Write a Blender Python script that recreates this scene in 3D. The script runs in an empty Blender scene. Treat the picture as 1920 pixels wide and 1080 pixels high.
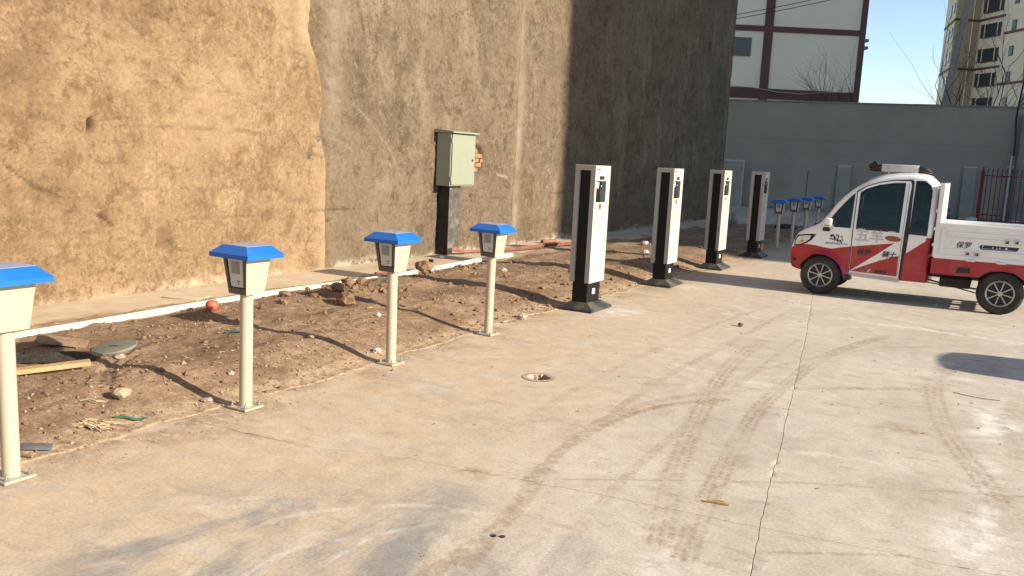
import bpy, bmesh, math, random
import numpy as np
from mathutils import Vector, Matrix
random.seed(7)
R = math.radians
scene = bpy.context.scene
COL = scene.collection
# ------------------------------------------------------------------ camera
cam_d = bpy.data.cameras.new('camera'); cam = bpy.data.objects.new('camera', cam_d); COL.objects.link(cam)
cam_d.lens = 30.0; cam_d.sensor_width = 36.0; cam_d.clip_end = 2000; cam_d.clip_start = 0.05
vp = Vector((920, -200, 1600)).normalized()
p2 = Vector((-80, -249, 1600)).normalized()
up = vp.cross(p2).normalized()
if up.y > 0: up = -up
ax = vp.cross(up)                       # world axes seen in the camera frame (x right, y down, z forward)
M = Matrix((ax, vp, up))                # camera frame -> world
right, down, fwd = M.col[0], M.col[1], M.col[2]
cam.matrix_world = Matrix(((right.x, -down.x, -fwd.x, 0), (right.y, -down.y, -fwd.y, 0), (right.z, -down.z, -fwd.z, 1.6), (0, 0, 0, 1)))
scene.camera = cam
# ------------------------------------------------------------------ light
SUN_EL, SUN_AZ = 23.0, 3.0              # elevation; degrees from +X towards +Y
world = bpy.data.worlds.new('World'); scene.world = world; world.use_nodes = True
wn = world.node_tree.nodes; wl = world.node_tree.links
sky = wn.new('ShaderNodeTexSky'); sky.sky_type = 'NISHITA'; sky.sun_disc = False
sky.sun_elevation = R(SUN_EL); sky.sun_rotation = R(90 - SUN_AZ)
sky.air_density = 1.0; sky.dust_density = 0.5; sky.ozone_density = 0.7; sky.altitude = 800
wn['Background'].inputs['Strength'].default_value = 0.108
wl.new(sky.outputs[0], wn['Background'].inputs['Color'])
sun_d = bpy.data.lights.new('sun', 'SUN'); sun = bpy.data.objects.new('sun', sun_d); COL.objects.link(sun)
sun_d.energy = 5.0; sun_d.angle = R(0.55); sun_d.color = (1.0, 0.875, 0.70)
sdir = Vector((math.cos(R(SUN_EL)) * math.cos(R(SUN_AZ)), math.cos(R(SUN_EL)) * math.sin(R(SUN_AZ)), math.sin(R(SUN_EL))))
sun.rotation_euler = sdir.to_track_quat('Z', 'Y').to_euler()
sun.location = sdir * 60
vs = scene.view_settings
vs.view_transform = 'Standard'; vs.look = 'None'; vs.gamma = 1; vs.exposure = 1.0; vs.use_curve_mapping = False
scene.cycles.max_bounces = 6; scene.cycles.use_denoising = True

# ------------------------------------------------------------------ materials
MAT = {}
def mat(name, col, rough=0.6, metal=0.0, var=0.12, scale=6.0, bump=0.0, bscale=40.0, spec=0.4, coat=0.0, dirt=None, dscale=2.0, damt=0.5):
    m = bpy.data.materials.new(name); m.use_nodes = True
    n, l = m.node_tree.nodes, m.node_tree.links
    b = n['Principled BSDF']
    b.inputs['Roughness'].default_value = rough; b.inputs['Metallic'].default_value = metal
    b.inputs['Specular IOR Level'].default_value = spec; b.inputs['Coat Weight'].default_value = coat
    tc = n.new('ShaderNodeTexCoord')
    no = n.new('ShaderNodeTexNoise'); no.inputs['Scale'].default_value = scale; no.inputs['Detail'].default_value = 5
    l.new(tc.outputs['Object'], no.inputs['Vector'])
    mr = n.new('ShaderNodeMapRange'); mr.inputs[1].default_value = 0.3; mr.inputs[2].default_value = 0.7
    mr.inputs[3].default_value = 1 - var; mr.inputs[4].default_value = 1 + var
    l.new(no.outputs[0], mr.inputs[0])
    mx = n.new('ShaderNodeMix'); mx.data_type = 'RGBA'; mx.blend_type = 'MULTIPLY'; mx.inputs[0].default_value = 1
    mx.inputs[6].default_value = (*col, 1); l.new(mr.outputs[0], mx.inputs[7])
    out = mx.outputs[2]
    if dirt:
        n2 = n.new('ShaderNodeTexNoise'); n2.inputs['Scale'].default_value = dscale; n2.inputs['Detail'].default_value = 8; n2.inputs['Roughness'].default_value = 0.65
        l.new(tc.outputs['Object'], n2.inputs['Vector'])
        r2 = n.new('ShaderNodeMapRange'); r2.inputs[1].default_value = 0.48; r2.inputs[2].default_value = 0.72; r2.inputs[3].default_value = 0; r2.inputs[4].default_value = damt
        l.new(n2.outputs[0], r2.inputs[0])
        m2 = n.new('ShaderNodeMix'); m2.data_type = 'RGBA'; m2.inputs[7].default_value = (*dirt, 1)
        l.new(r2.outputs[0], m2.inputs[0]); l.new(out, m2.inputs[6]); out = m2.outputs[2]
    l.new(out, b.inputs['Base Color'])
    if bump:
        nb = n.new('ShaderNodeTexNoise'); nb.inputs['Scale'].default_value = bscale; nb.inputs['Detail'].default_value = 6
        l.new(tc.outputs['Object'], nb.inputs['Vector'])
        bp = n.new('ShaderNodeBump'); bp.inputs['Strength'].default_value = bump; bp.inputs['Distance'].default_value = 0.02
        l.new(nb.outputs[0], bp.inputs['Height']); l.new(bp.outputs[0], b.inputs['Normal'])
    MAT[name] = m
    return m
def glass_mat(name, tint, gloss=0.12):
    m = bpy.data.materials.new(name); m.use_nodes = True
    n, l = m.node_tree.nodes, m.node_tree.links
    n.remove(n['Principled BSDF'])
    t = n.new('ShaderNodeBsdfTransparent'); t.inputs[0].default_value = (*tint, 1)
    g = n.new('ShaderNodeBsdfGlossy'); g.inputs['Roughness'].default_value = 0.02
    fr = n.new('ShaderNodeFresnel'); fr.inputs[0].default_value = 1.5
    ad = n.new('ShaderNodeMath'); ad.operation = 'ADD'; ad.inputs[1].default_value = gloss * 0.3
    l.new(fr.outputs[0], ad.inputs[0])
    mx = n.new('ShaderNodeMixShader'); l.new(ad.outputs[0], mx.inputs[0]); l.new(t.outputs[0], mx.inputs[1]); l.new(g.outputs[0], mx.inputs[2])
    l.new(mx.outputs[0], n['Material Output'].inputs[0])
    MAT[name] = m
    return m

SOIL = (0.20, 0.115, 0.062)
DUST = (0.30, 0.215, 0.14)
mat('white_paint', (0.74, 0.74, 0.71), 0.42, var=0.03, dirt=(0.40, 0.33, 0.25), dscale=3, damt=0.22)
mat('truck_white', (0.80, 0.80, 0.78), 0.28, var=0.02, coat=0.4, dirt=(0.5, 0.43, 0.34), dscale=2.5, damt=0.3)
mat('truck_red', (0.36, 0.007, 0.016), 0.3, var=0.08, coat=0.4, dirt=(0.32, 0.10, 0.08), dscale=3, damt=0.35)
mat('grey_print', (0.50, 0.50, 0.49), 0.5, var=0.05)
mat('black_plastic', (0.012, 0.012, 0.013), 0.4, var=0.2, dirt=(0.07, 0.06, 0.05), dscale=4, damt=0.4)
mat('black_gloss', (0.006, 0.006, 0.007), 0.15, var=0.1)
mat('rubber', (0.022, 0.021, 0.021), 0.8, var=0.2, bump=0.15, bscale=60, dirt=(0.12, 0.095, 0.07), dscale=5, damt=0.5)
mat('alloy', (0.42, 0.41, 0.40), 0.35, metal=0.85, var=0.08)
mat('chassis', (0.03, 0.028, 0.026), 0.8, var=0.3, dirt=(0.12, 0.08, 0.05), damt=0.6)
mat('rust', (0.28, 0.10, 0.035), 0.85, var=0.35, scale=20)
mat('lamp_clear', (0.62, 0.60, 0.55), 0.12, var=0.15, scale=25)
mat('amber', (0.6, 0.22, 0.03), 0.2)
mat('navy', (0.015, 0.02, 0.05), 0.35)
mat('handle_brown', (0.28, 0.06, 0.03), 0.3, var=0.2)
mat('interior', (0.03, 0.032, 0.03), 0.8)
glass_mat('cab_glass', (0.20, 0.38, 0.25), 0.0)
mat('window_glass', (0.035, 0.045, 0.045), 0.08, var=0.3, scale=0.4)
mat('cap_blue', (0.010, 0.122, 0.46), 0.45, var=0.06, dirt=(0.10, 0.17, 0.36), dscale=5.0, damt=0.25, spec=0.25)
mat('cap_dust', (0.30, 0.30, 0.36), 0.55, var=0.12, scale=12)
mat('cream_paint', (0.41, 0.36, 0.275), 0.42, var=0.03, dirt=(0.42, 0.34, 0.25), dscale=4, damt=0.25)
mat('meter_frame_shaded', (0.10, 0.085, 0.068), 0.5, var=0.1)  # cream of the meter box front, darkened so its shade is in the colour
mat('meter_plastic', (0.50, 0.485, 0.46), 0.35, var=0.08)
mat('meter_screen', (0.24, 0.24, 0.225), 0.25, var=0.08)
mat('silver_grey', (0.30, 0.30, 0.295), 0.45, metal=0.1, var=0.04)
mat('pile_white', (0.47, 0.44, 0.385), 0.38, var=0.02)
mat('pile_black', (0.008, 0.0078, 0.0075), 0.5, var=0.3, spec=0.2)
mat('pile_base', (0.035, 0.034, 0.033), 0.5, var=0.3, dirt=(0.20, 0.16, 0.115), dscale=4, damt=0.65)
mat('indicator_dim', (0.10, 0.02, 0.02), 0.4)
mat('screen_blue', (0.03, 0.038, 0.042), 0.2, var=0.1)
mat('print_grey', (0.22, 0.22, 0.22), 0.5)
mat('print_dark', (0.03, 0.03, 0.03), 0.5)
mat('logo_red', (0.50, 0.02, 0.025), 0.4)
mat('label_white', (0.7, 0.7, 0.68), 0.5)
mat('cabinet_paint', (0.245, 0.262, 0.20), 0.45, var=0.03, dirt=(0.25, 0.22, 0.16), dscale=3, damt=0.25)
mat('trunking', (0.10, 0.095, 0.085), 0.55, metal=0.3, var=0.3, scale=8, dirt=(0.34, 0.29, 0.22), dscale=5, damt=0.7)
mat('pipe_white', (0.66, 0.61, 0.50), 0.45, var=0.06, dirt=(0.32, 0.22, 0.14), dscale=6, damt=0.45)
mat('pipe_grey', (0.16, 0.165, 0.18), 0.5)
mat('pipe_print', (0.08, 0.22, 0.20), 0.6)
mat('conduit_red', (0.20, 0.07, 0.045), 0.6, var=0.2, dirt=(0.28, 0.17, 0.1), dscale=8, damt=0.6)
mat('cable_black', (0.012, 0.012, 0.012), 0.6)
mat('ball_red', (0.45, 0.09, 0.06), 0.5, var=0.15, dirt=(0.3, 0.17, 0.1), dscale=12, damt=0.5)
mat('soil', SOIL, 0.95, var=0.35, scale=14, bump=0.6, bscale=50, spec=0.1)
mat('clod', (0.21, 0.132, 0.08), 0.95, var=0.3, scale=14, bump=0.8, bscale=40, spec=0.1)
mat('stone', (0.33, 0.26, 0.185), 0.9, var=0.25, scale=12, bump=0.5, spec=0.2)
mat('pale_stone', (0.55, 0.50, 0.43), 0.9, var=0.2, scale=12, bump=0.4, spec=0.2)
mat('dark_stone', (0.10, 0.085, 0.07), 0.9, var=0.3, scale=12, bump=0.4)
mat('wood', (0.42, 0.27, 0.135), 0.7, var=0.15, scale=18, bump=0.2)
mat('old_wood', (0.22, 0.15, 0.09), 0.85, var=0.25, scale=18, bump=0.2)
mat('lid_green', (0.14, 0.155, 0.12), 0.75, var=0.15, scale=10, dirt=(0.25, 0.18, 0.11), dscale=6, damt=0.5, bump=0.15)
mat('dark_net', (0.03, 0.026, 0.022), 0.95, var=0.4, scale=30, bump=0.8, bscale=60)
mat('straw', (0.40, 0.31, 0.20), 0.85, var=0.25, scale=30)
mat('green_strap', (0.03, 0.17, 0.12), 0.6, var=0.3, scale=30)
mat('foil', (0.10, 0.11, 0.12), 0.35, var=0.3, scale=20)
mat('plastic_clear', (0.36, 0.33, 0.29), 0.3, var=0.2, scale=20)
mat('yellow_bit', (0.6, 0.4, 0.04), 0.6)
mat('brick_orange', (0.27, 0.145, 0.088), 0.9, var=0.25, scale=14, bump=0.4)
mat('hole_dark', (0.03, 0.022, 0.016), 0.95)
mat('wall_grey', (0.295, 0.258, 0.208), 0.85, var=0.10, scale=0.6, bump=0.2, bscale=8, dirt=(0.215, 0.193, 0.16), dscale=0.5, damt=0.6)
mat('coping', (0.2, 0.195, 0.185), 0.85, var=0.2, scale=2)
mat('panel_grey', (0.27, 0.25, 0.215), 0.6, var=0.12, scale=2)
mat('panel_edge', (0.46, 0.45, 0.43), 0.5, var=0.1)
mat('fence_red', (0.14, 0.012, 0.014), 0.5, var=0.2)
mat('facade_cream', (0.82, 0.735, 0.56), 0.85, var=0.05, scale=0.5, bump=0.05)
mat('facade_grey', (0.46, 0.46, 0.44), 0.85, var=0.06, scale=0.5)
mat('band_brown', (0.12, 0.052, 0.045), 0.7, var=0.12, scale=1.0)
mat('tower_wall', (0.66, 0.575, 0.42), 0.85, var=0.07, scale=0.25)
mat('tower_tan', (0.36, 0.31, 0.21), 0.85, var=0.07, scale=0.25)
mat('frame_dark', (0.07, 0.055, 0.045), 0.6)
mat('frame_olive', (0.14, 0.125, 0.075), 0.6)
mat('concrete_pole', (0.25, 0.22, 0.185), 0.85, var=0.12, scale=2)
mat('bark', (0.055, 0.042, 0.033), 0.9, var=0.25, scale=8)
mat('wire_grey', (0.35, 0.35, 0.34), 0.6)
mat('carton', (0.30, 0.27, 0.30), 0.7, var=0.15)
mat('carton_purple', (0.12, 0.085, 0.13), 0.7)
mat('bag_white', (0.5, 0.49, 0.47), 0.6, var=0.15, scale=10)
mat('bag_orange', (0.55, 0.25, 0.09), 0.6, var=0.2, scale=10)
mat('bolt_steel', (0.4, 0.39, 0.37), 0.4, metal=0.8)
mat('roof_dark', (0.10, 0.09, 0.085), 0.9)

# ------------------------------------------------------------------ mesh helpers
class MB:
    def __init__(s): s.v = []; s.f = []; s.m = []
    def add(s, vs_, fs, mi=0):
        o = len(s.v); s.v += [tuple(p) for p in vs_]; s.f += [tuple(i + o for i in f) for f in fs]; s.m += [mi] * len(fs); return s
    def box(s, x0, x1, y0, y1, z0, z1, mi=0, ch=0.0):
        if ch <= 0:
            v = [(x, y, z) for z in (z0, z1) for y in (y0, y1) for x in (x0, x1)]
            return s.add(v, [(0, 2, 3, 1), (4, 5, 7, 6), (0, 1, 5, 4), (2, 6, 7, 3), (0, 4, 6, 2), (1, 3, 7, 5)], mi)
        bm = bmesh.new(); bmesh.ops.create_cube(bm, size=1)
        for q in bm.verts: q.co = Vector(((x0 + x1) / 2 + q.co.x * (x1 - x0), (y0 + y1) / 2 + q.co.y * (y1 - y0), (z0 + z1) / 2 + q.co.z * (z1 - z0)))
        bmesh.ops.bevel(bm, geom=bm.edges[:], offset=ch, segments=2, affect='EDGES', profile=0.6)
        bm.verts.ensure_lookup_table(); bm.verts.index_update()
        s.add([q.co.copy() for q in bm.verts], [[q.index for q in f.verts] for f in bm.faces], mi); bm.free(); return s
    def frustum(s, r0, z0, r1, z1, mi=0):       # r = (x0,x1,y0,y1)
        v = [(x, y, z0) for y in r0[2:] for x in r0[:2]] + [(x, y, z1) for y in r1[2:] for x in r1[:2]]
        return s.add(v, [(0, 2, 3, 1), (4, 5, 7, 6), (0, 1, 5, 4), (2, 6, 7, 3), (0, 4, 6, 2), (1, 3, 7, 5)], mi)
    def cyl(s, p0, p1, r0, r1=None, n=16, mi=0, cap=True):
        r1 = r0 if r1 is None else r1
        p0, p1 = Vector(p0), Vector(p1); d = (p1 - p0).normalized()
        a = d.orthogonal().normalized(); b = d.cross(a)
        v = []
        for p, r in ((p0, r0), (p1, r1)):
            for i in range(n):
                t = 2 * math.pi * i / n; v.append(p + (a * math.cos(t) + b * math.sin(t)) * r)
        f = [(i, (i + 1) % n, n + (i + 1) % n, n + i) for i in range(n)]
        if cap: f += [tuple(range(n - 1, -1, -1)), tuple(range(n, 2 * n))]
        return s.add(v, f, mi)
    def tube(s, pts, r, n=8, mi=0, cap=True):
        pts = [Vector(p) for p in pts]; k = len(pts)
        rr = r if isinstance(r, (list, tuple)) else [r] * k
        v = []; a = None
        for i, p in enumerate(pts):
            d = (pts[min(i + 1, k - 1)] - pts[max(i - 1, 0)]).normalized()
            if a is None: a = d.orthogonal().normalized()
            a = (a - d * a.dot(d)).normalized(); b = d.cross(a)
            for j in range(n):
                t = 2 * math.pi * j / n; v.append(p + (a * math.cos(t) + b * math.sin(t)) * rr[i])
        f = [(i * n + j, i * n + (j + 1) % n, (i + 1) * n + (j + 1) % n, (i + 1) * n + j) for i in range(k - 1) for j in range(n)]
        if cap: f += [tuple(range(n - 1, -1, -1)), tuple(range((k - 1) * n, k * n))]
        return s.add(v, f, mi)
    def lathe(s, prof, n=32, axis='Y', mi=0, closed=True):   # prof: (r, h) around axis
        v = []; k = len(prof)
        for r, h in prof:
            for i in range(n):
                t = 2 * math.pi * i / n; c, q = math.cos(t) * r, math.sin(t) * r
                v.append((c, h, q) if axis == 'Y' else ((c, q, h) if axis == 'Z' else (h, c, q)))
        rng = range(k) if closed else range(k - 1)
        f = [(i * n + j, i * n + (j + 1) % n, ((i + 1) % k) * n + (j + 1) % n, ((i + 1) % k) * n + j) for i in rng for j in range(n)]
        return s.add(v, f, mi)
    def prism(s, poly, y0, y1, axis='Y', mi=0):   # poly in the other two axes
        n = len(poly)
        def P(a, b, h): return (a, h, b) if axis == 'Y' else ((a, b, h) if axis == 'Z' else (h, a, b))
        v = [P(a, b, y0) for a, b in poly] + [P(a, b, y1) for a, b in poly]
        f = [(i, (i + 1) % n, n + (i + 1) % n, n + i) for i in range(n)] + [tuple(range(n - 1, -1, -1)), tuple(range(n, 2 * n))]
        return s.add(v, f, mi)
    def move(s, T, a=0):
        T = T if isinstance(T, Matrix) else Matrix.Translation(T)
        s.v = s.v[:a] + [tuple(T @ Vector(p)) for p in s.v[a:]]; return s
    def build(s, name, mats, parent=None, smooth=False, loc=None):
        me = bpy.data.meshes.new(name); me.from_pydata(s.v, [], s.f)
        for m in (mats if isinstance(mats, (list, tuple)) else [mats]): me.materials.append(MAT[m] if isinstance(m, str) else m)
        if len(set(s.m)) > 1: me.polygons.foreach_set('material_index', s.m)
        bm = bmesh.new(); bm.from_mesh(me); bmesh.ops.recalc_face_normals(bm, faces=bm.faces[:]); bm.to_mesh(me); bm.free()
        if smooth: set_smooth(me)
        me.update()
        o = bpy.data.objects.new(name, me); COL.objects.link(o)
        if parent: o.parent = parent
        if loc: o.location = loc
        return o
def set_smooth(me, angle=38):
    me.polygons.foreach_set('use_smooth', [True] * len(me.polygons))
    try: me.set_sharp_from_angle(angle=R(angle))
    except Exception: pass
def tag(o, label, cat=None, group=None, kind=None):
    if label: o['label'] = label
    if cat: o['category'] = cat
    if group: o['group'] = group
    if kind: o['kind'] = kind
    return o
def empty(name, loc, rz=0.0, label=None, cat=None, group=None):
    o = bpy.data.objects.new(name, None); COL.objects.link(o); o.location = loc; o.rotation_euler = (0, 0, rz)
    o.empty_display_size = 0.2
    return tag(o, label, cat, group)
def copy_tree(o, parent=None):
    c = o.copy(); COL.objects.link(c); c.parent = parent
    for ch in o.children: copy_tree(ch, c)
    return c
def text_mesh(name, body, size, mats, parent=None, shear=0.0, off=0.0, ext=0.0008, sx=1.0, bold=0.0):
    cu = bpy.data.curves.new(name, 'FONT'); cu.body = body; cu.size = size; cu.align_x = 'CENTER'; cu.align_y = 'CENTER'
    cu.shear = shear; cu.offset = off; cu.extrude = ext; cu.resolution_u = 3
    t = bpy.data.objects.new(name, cu); COL.objects.link(t)
    dg = bpy.context.evaluated_depsgraph_get(); me = bpy.data.meshes.new_from_object(t.evaluated_get(dg))
    bpy.data.objects.remove(t); bpy.data.curves.remove(cu)
    me.materials.clear(); me.materials.append(MAT[mats])
    if sx != 1.0: me.transform(Matrix.Diagonal((sx, 1, 1, 1)))
    if bold:                                   # heavier strokes: shifted copies of the glyphs, each a hair further out
        bm = bmesh.new()
        for k, (dx, dy) in enumerate(((0, 0), (bold, 0), (-bold, 0), (0, bold), (0, -bold))):
            m2 = me.copy(); m2.transform(Matrix.Translation((dx, dy, k * .0003))); bm.from_mesh(m2); bpy.data.meshes.remove(m2)
        bm.to_mesh(me); bm.free()
    o = bpy.data.objects.new(name, me); COL.objects.link(o)
    if parent: o.parent = parent
    return o
FACE_NY = Matrix(((1, 0, 0, 0), (0, 0, -1, 0), (0, 1, 0, 0), (0, 0, 0, 1)))      # text plane -> facing -Y
FACE_PX = Matrix(((0, 0, 1, 0), (1, 0, 0, 0), (0, 1, 0, 0), (0, 0, 0, 1)))       # text plane -> facing +X

# numpy noise
def _hash(ix, iy, seed):
    h = (ix.astype(np.int64) * 374761393 + iy.astype(np.int64) * 668265263 + seed * 974634541) & 0x7fffffff
    h = ((h ^ (h >> 13)) * 1274126177) & 0x7fffffff
    return ((h ^ (h >> 16)) & 0xffff) / 65535.0
def vnoise(x, y, seed=0):
    x = np.asarray(x, float); y = np.asarray(y, float)
    ix, iy = np.floor(x), np.floor(y); fx, fy = x - ix, y - iy
    fx = fx * fx * (3 - 2 * fx); fy = fy * fy * (3 - 2 * fy)
    a = _hash(ix, iy, seed); b = _hash(ix + 1, iy, seed); c = _hash(ix, iy + 1, seed); d = _hash(ix + 1, iy + 1, seed)
    return (a + (b - a) * fx) * (1 - fy) + (c + (d - c) * fx) * fy
def fbm(x, y, sc, seed=0, oct=4, rough=0.5):
    t = 0; a = 1; n = 0
    for i in range(oct):
        t = t + a * vnoise(np.asarray(x) * sc * 2 ** i, np.asarray(y) * sc * 2 ** i, seed + i * 17); n += a; a *= rough
    return t / n
def sstep(a, b, x):
    t = np.clip((np.asarray(x, float) - a) / (b - a), 0, 1); return t * t * (3 - 2 * t)
def seg_dist(X, Y, pts):                      # distance to a polyline and signed side offset
    best = np.full(X.shape, 1e9); sgn = np.zeros(X.shape); along = np.zeros(X.shape); acc = 0
    for (x0, y0), (x1, y1) in zip(pts[:-1], pts[1:]):
        dx, dy = x1 - x0, y1 - y0; L = math.hypot(dx, dy)
        t = np.clip(((X - x0) * dx + (Y - y0) * dy) / (L * L), 0, 1)
        d = np.hypot(X - x0 - t * dx, Y - y0 - t * dy); s = ((X - x0) * dy - (Y - y0) * dx) / L
        k = d < best; best[k] = d[k]; sgn[k] = s[k]; along[k] = acc + (t * L)[k]; acc += L
    return best, sgn, along
def smooth_line(pts, n=6):
    out = []
    P = [Vector((*p, 0)) for p in pts]
    for i in range(len(P) - 1):
        p0, p1, p2_, p3 = P[max(i - 1, 0)], P[i], P[i + 1], P[min(i + 2, len(P) - 1)]
        for k in range(n):
            t = k / n
            q = 0.5 * ((2 * p1) + (p2_ - p0) * t + (2 * p0 - 5 * p1 + 4 * p2_ - p3) * t * t + (3 * p1 - p0 - 3 * p2_ + p3) * t ** 3)
            out.append((q.x, q.y))
    out.append(pts[-1]); return out
def grid_mesh(name, X, Y, Z, mats, parent=None, paint=None, flip=False, smooth=True):
    ny, nx = X.shape
    me = bpy.data.meshes.new(name)
    co = np.stack([X, Y, Z], -1).reshape(-1, 3).astype(np.float32)
    idx = np.arange(ny * nx).reshape(ny, nx)
    q = np.stack([idx[:-1, :-1], idx[:-1, 1:], idx[1:, 1:], idx[1:, :-1]], -1).reshape(-1, 4)
    if flip: q = q[:, ::-1]
    me.vertices.add(len(co)); me.vertices.foreach_set('co', co.ravel())
    me.loops.add(q.size); me.loops.foreach_set('vertex_index', q.ravel().astype(np.int32))
    me.polygons.add(len(q)); me.polygons.foreach_set('loop_start', np.arange(0, q.size, 4, dtype=np.int32)); me.polygons.foreach_set('loop_total', np.full(len(q), 4, np.int32))
    me.update(calc_edges=True)
    if smooth: me.polygons.foreach_set('use_smooth', [True] * len(q))
    if paint is not None:
        a = me.attributes.new('paint', 'FLOAT_COLOR', 'POINT'); a.data.foreach_set('color', paint.reshape(-1, 4).astype(np.float32).ravel())
    me.materials.append(MAT[mats] if isinstance(mats, str) else mats)
    me.validate()
    o = bpy.data.objects.new(name, me); COL.objects.link(o)
    if parent: o.parent = parent
    return o
class NT:                                      # tiny node-graph helper
    def __init__(s, name):
        s.m = bpy.data.materials.new(name); s.m.use_nodes = True; s.n = s.m.node_tree.nodes; s.l = s.m.node_tree.links
        s.b = s.n['Principled BSDF']; s.tc = s.n.new('ShaderNodeTexCoord'); MAT[name] = s.m
    def put(s, sock, v):
        if v is None: return
        if hasattr(v, 'is_linked') or isinstance(v, bpy.types.NodeSocket): s.l.new(v, sock)
        elif isinstance(v, (tuple, list)) and len(v) == 3 and sock.type == 'RGBA': sock.default_value = (*v, 1)
        else: sock.default_value = v
    def noise(s, scale, detail=5, rough=0.55, vec=None, dist=0.0):
        k = s.n.new('ShaderNodeTexNoise'); k.inputs['Scale'].default_value = scale; k.inputs['Detail'].default_value = detail
        k.inputs['Roughness'].default_value = rough; k.inputs['Distortion'].default_value = dist
        s.put(k.inputs['Vector'], vec or s.tc.outputs['Object']); return k.outputs[0]
    def scale(s, v3):
        k = s.n.new('ShaderNodeMapping'); k.inputs['Scale'].default_value = v3; s.l.new(s.tc.outputs['Object'], k.inputs[0]); return k.outputs[0]
    def rng(s, v, a, b, c=0.0, d=1.0):
        k = s.n.new('ShaderNodeMapRange'); k.interpolation_type = 'SMOOTHSTEP'
        for i, x in zip((1, 2, 3, 4), (a, b, c, d)): k.inputs[i].default_value = x
        s.put(k.inputs[0], v); return k.outputs[0]
    def mix(s, f, a, b, mode='MIX'):
        k = s.n.new('ShaderNodeMix'); k.data_type = 'RGBA'; k.blend_type = mode
        s.put(k.inputs[0], f); s.put(k.inputs[6], a); s.put(k.inputs[7], b); return k.outputs[2]
    def math(s, op, a, b=None):
        k = s.n.new('ShaderNodeMath'); k.operation = op; s.put(k.inputs[0], a); s.put(k.inputs[1], b); return k.outputs[0]
    def attr(s, name):
        k = s.n.new('ShaderNodeAttribute'); k.attribute_name = name; p = s.n.new('ShaderNodeSeparateColor'); s.l.new(k.outputs['Color'], p.inputs[0])
        return p.outputs[0], p.outputs[1], p.outputs[2], k.outputs['Alpha']
    def bump(s, h, strength, dist=0.01, nrm=None):
        k = s.n.new('ShaderNodeBump'); k.inputs['Strength'].default_value = strength; k.inputs['Distance'].default_value = dist
        s.put(k.inputs['Height'], h); s.put(k.inputs['Normal'], nrm); return k.outputs[0]
# ================================================================== SETTING
# ground sheet to the horizon
t = NT('earth'); c = t.mix(t.rng(t.noise(0.3), 0.35, 0.65), (0.24, 0.17, 0.11), (0.33, 0.26, 0.19)); t.put(t.b.inputs['Base Color'], c); t.b.inputs['Roughness'].default_value = 0.95
g = MB(); g.add([(-700, -700, -0.12), (700, -700, -0.12), (700, 700, -0.12), (-700, 700, -0.12)], [(0, 1, 2, 3)])
tag(g.build('ground', 'earth'), None, kind='structure')

# ---- concrete yard: four slabs with open joints, stains and tyre tracks painted as dirt
t = NT('concrete')
dust, grey, white, trk = t.attr('paint')
n1 = t.noise(0.9, 8, 0.6); n2 = t.noise(7, 8, 0.65); n3 = t.noise(60, 5, 0.6); n4 = t.noise(2.6, 9, 0.7, dist=0.6)
base = t.mix(t.rng(n1, 0.35, 0.65), (0.45, 0.408, 0.342), (0.52, 0.478, 0.41))
base = t.mix(t.math('MULTIPLY', dust, t.rng(n4, 0.24, 0.56)), base, (0.50, 0.40, 0.282))
base = t.mix(t.math('MULTIPLY', grey, t.rng(t.noise(2.2, 10, .75, vec=t.scale((1.0, .42, 1)), dist=.5), 0.40, 0.60)), base, (0.25, 0.245, 0.24))
base = t.mix(t.math('MULTIPLY', white, t.rng(n2, 0.30, 0.62)), base, (0.66, 0.64, 0.60))
base = t.mix(t.math('MULTIPLY', trk, t.rng(t.noise(16, 9, 0.75), 0.36, 0.56)), base, (0.27, 0.19, 0.12))
sm = t.noise(1.7, 10, 0.72, vec=t.scale((1.0, 0.55, 1)))
base = t.mix(t.math('MULTIPLY', t.rng(sm, 0.54, 0.74), 0.40), base, (0.36, 0.26, 0.17))
fk = t.noise(5.5, 10, 0.78, vec=t.scale((.55, 1.6, 1)), dist=.4); base = t.mix(t.math('MULTIPLY', t.rng(fk, 0.56, 0.61), .36), base, (0.31, 0.215, 0.135))
fk2 = t.noise(3.0, 10, 0.8, vec=t.scale((1.2, .8, 1))); base = t.mix(t.math('MULTIPLY', t.rng(fk2, 0.56, 0.64), .28), base, (0.62, 0.59, 0.53))
base = t.mix(1.0, base, t.mix(t.rng(n2, 0.3, 0.7), (0.90, 0.90, 0.90), (1.08, 1.07, 1.05)), 'MULTIPLY')
base = t.mix(1.0, base, t.mix(t.rng(n3, 0.25, 0.75), (0.86, 0.86, 0.86), (1.1, 1.1, 1.1)), 'MULTIPLY')
spk = t.rng(t.noise(38, 2, 0.5), 0.72, 0.77); base = t.mix(t.math('MULTIPLY', spk, 0.35), base, (0.25, 0.18, 0.12))
t.put(t.b.inputs['Base Color'], base); t.b.inputs['Roughness'].default_value = 0.85; t.b.inputs['Specular IOR Level'].default_value = 0.25
t.put(t.b.inputs['Normal'], t.bump(n3, 0.25, 0.004, t.bump(n2, 0.3, 0.01)))

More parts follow.
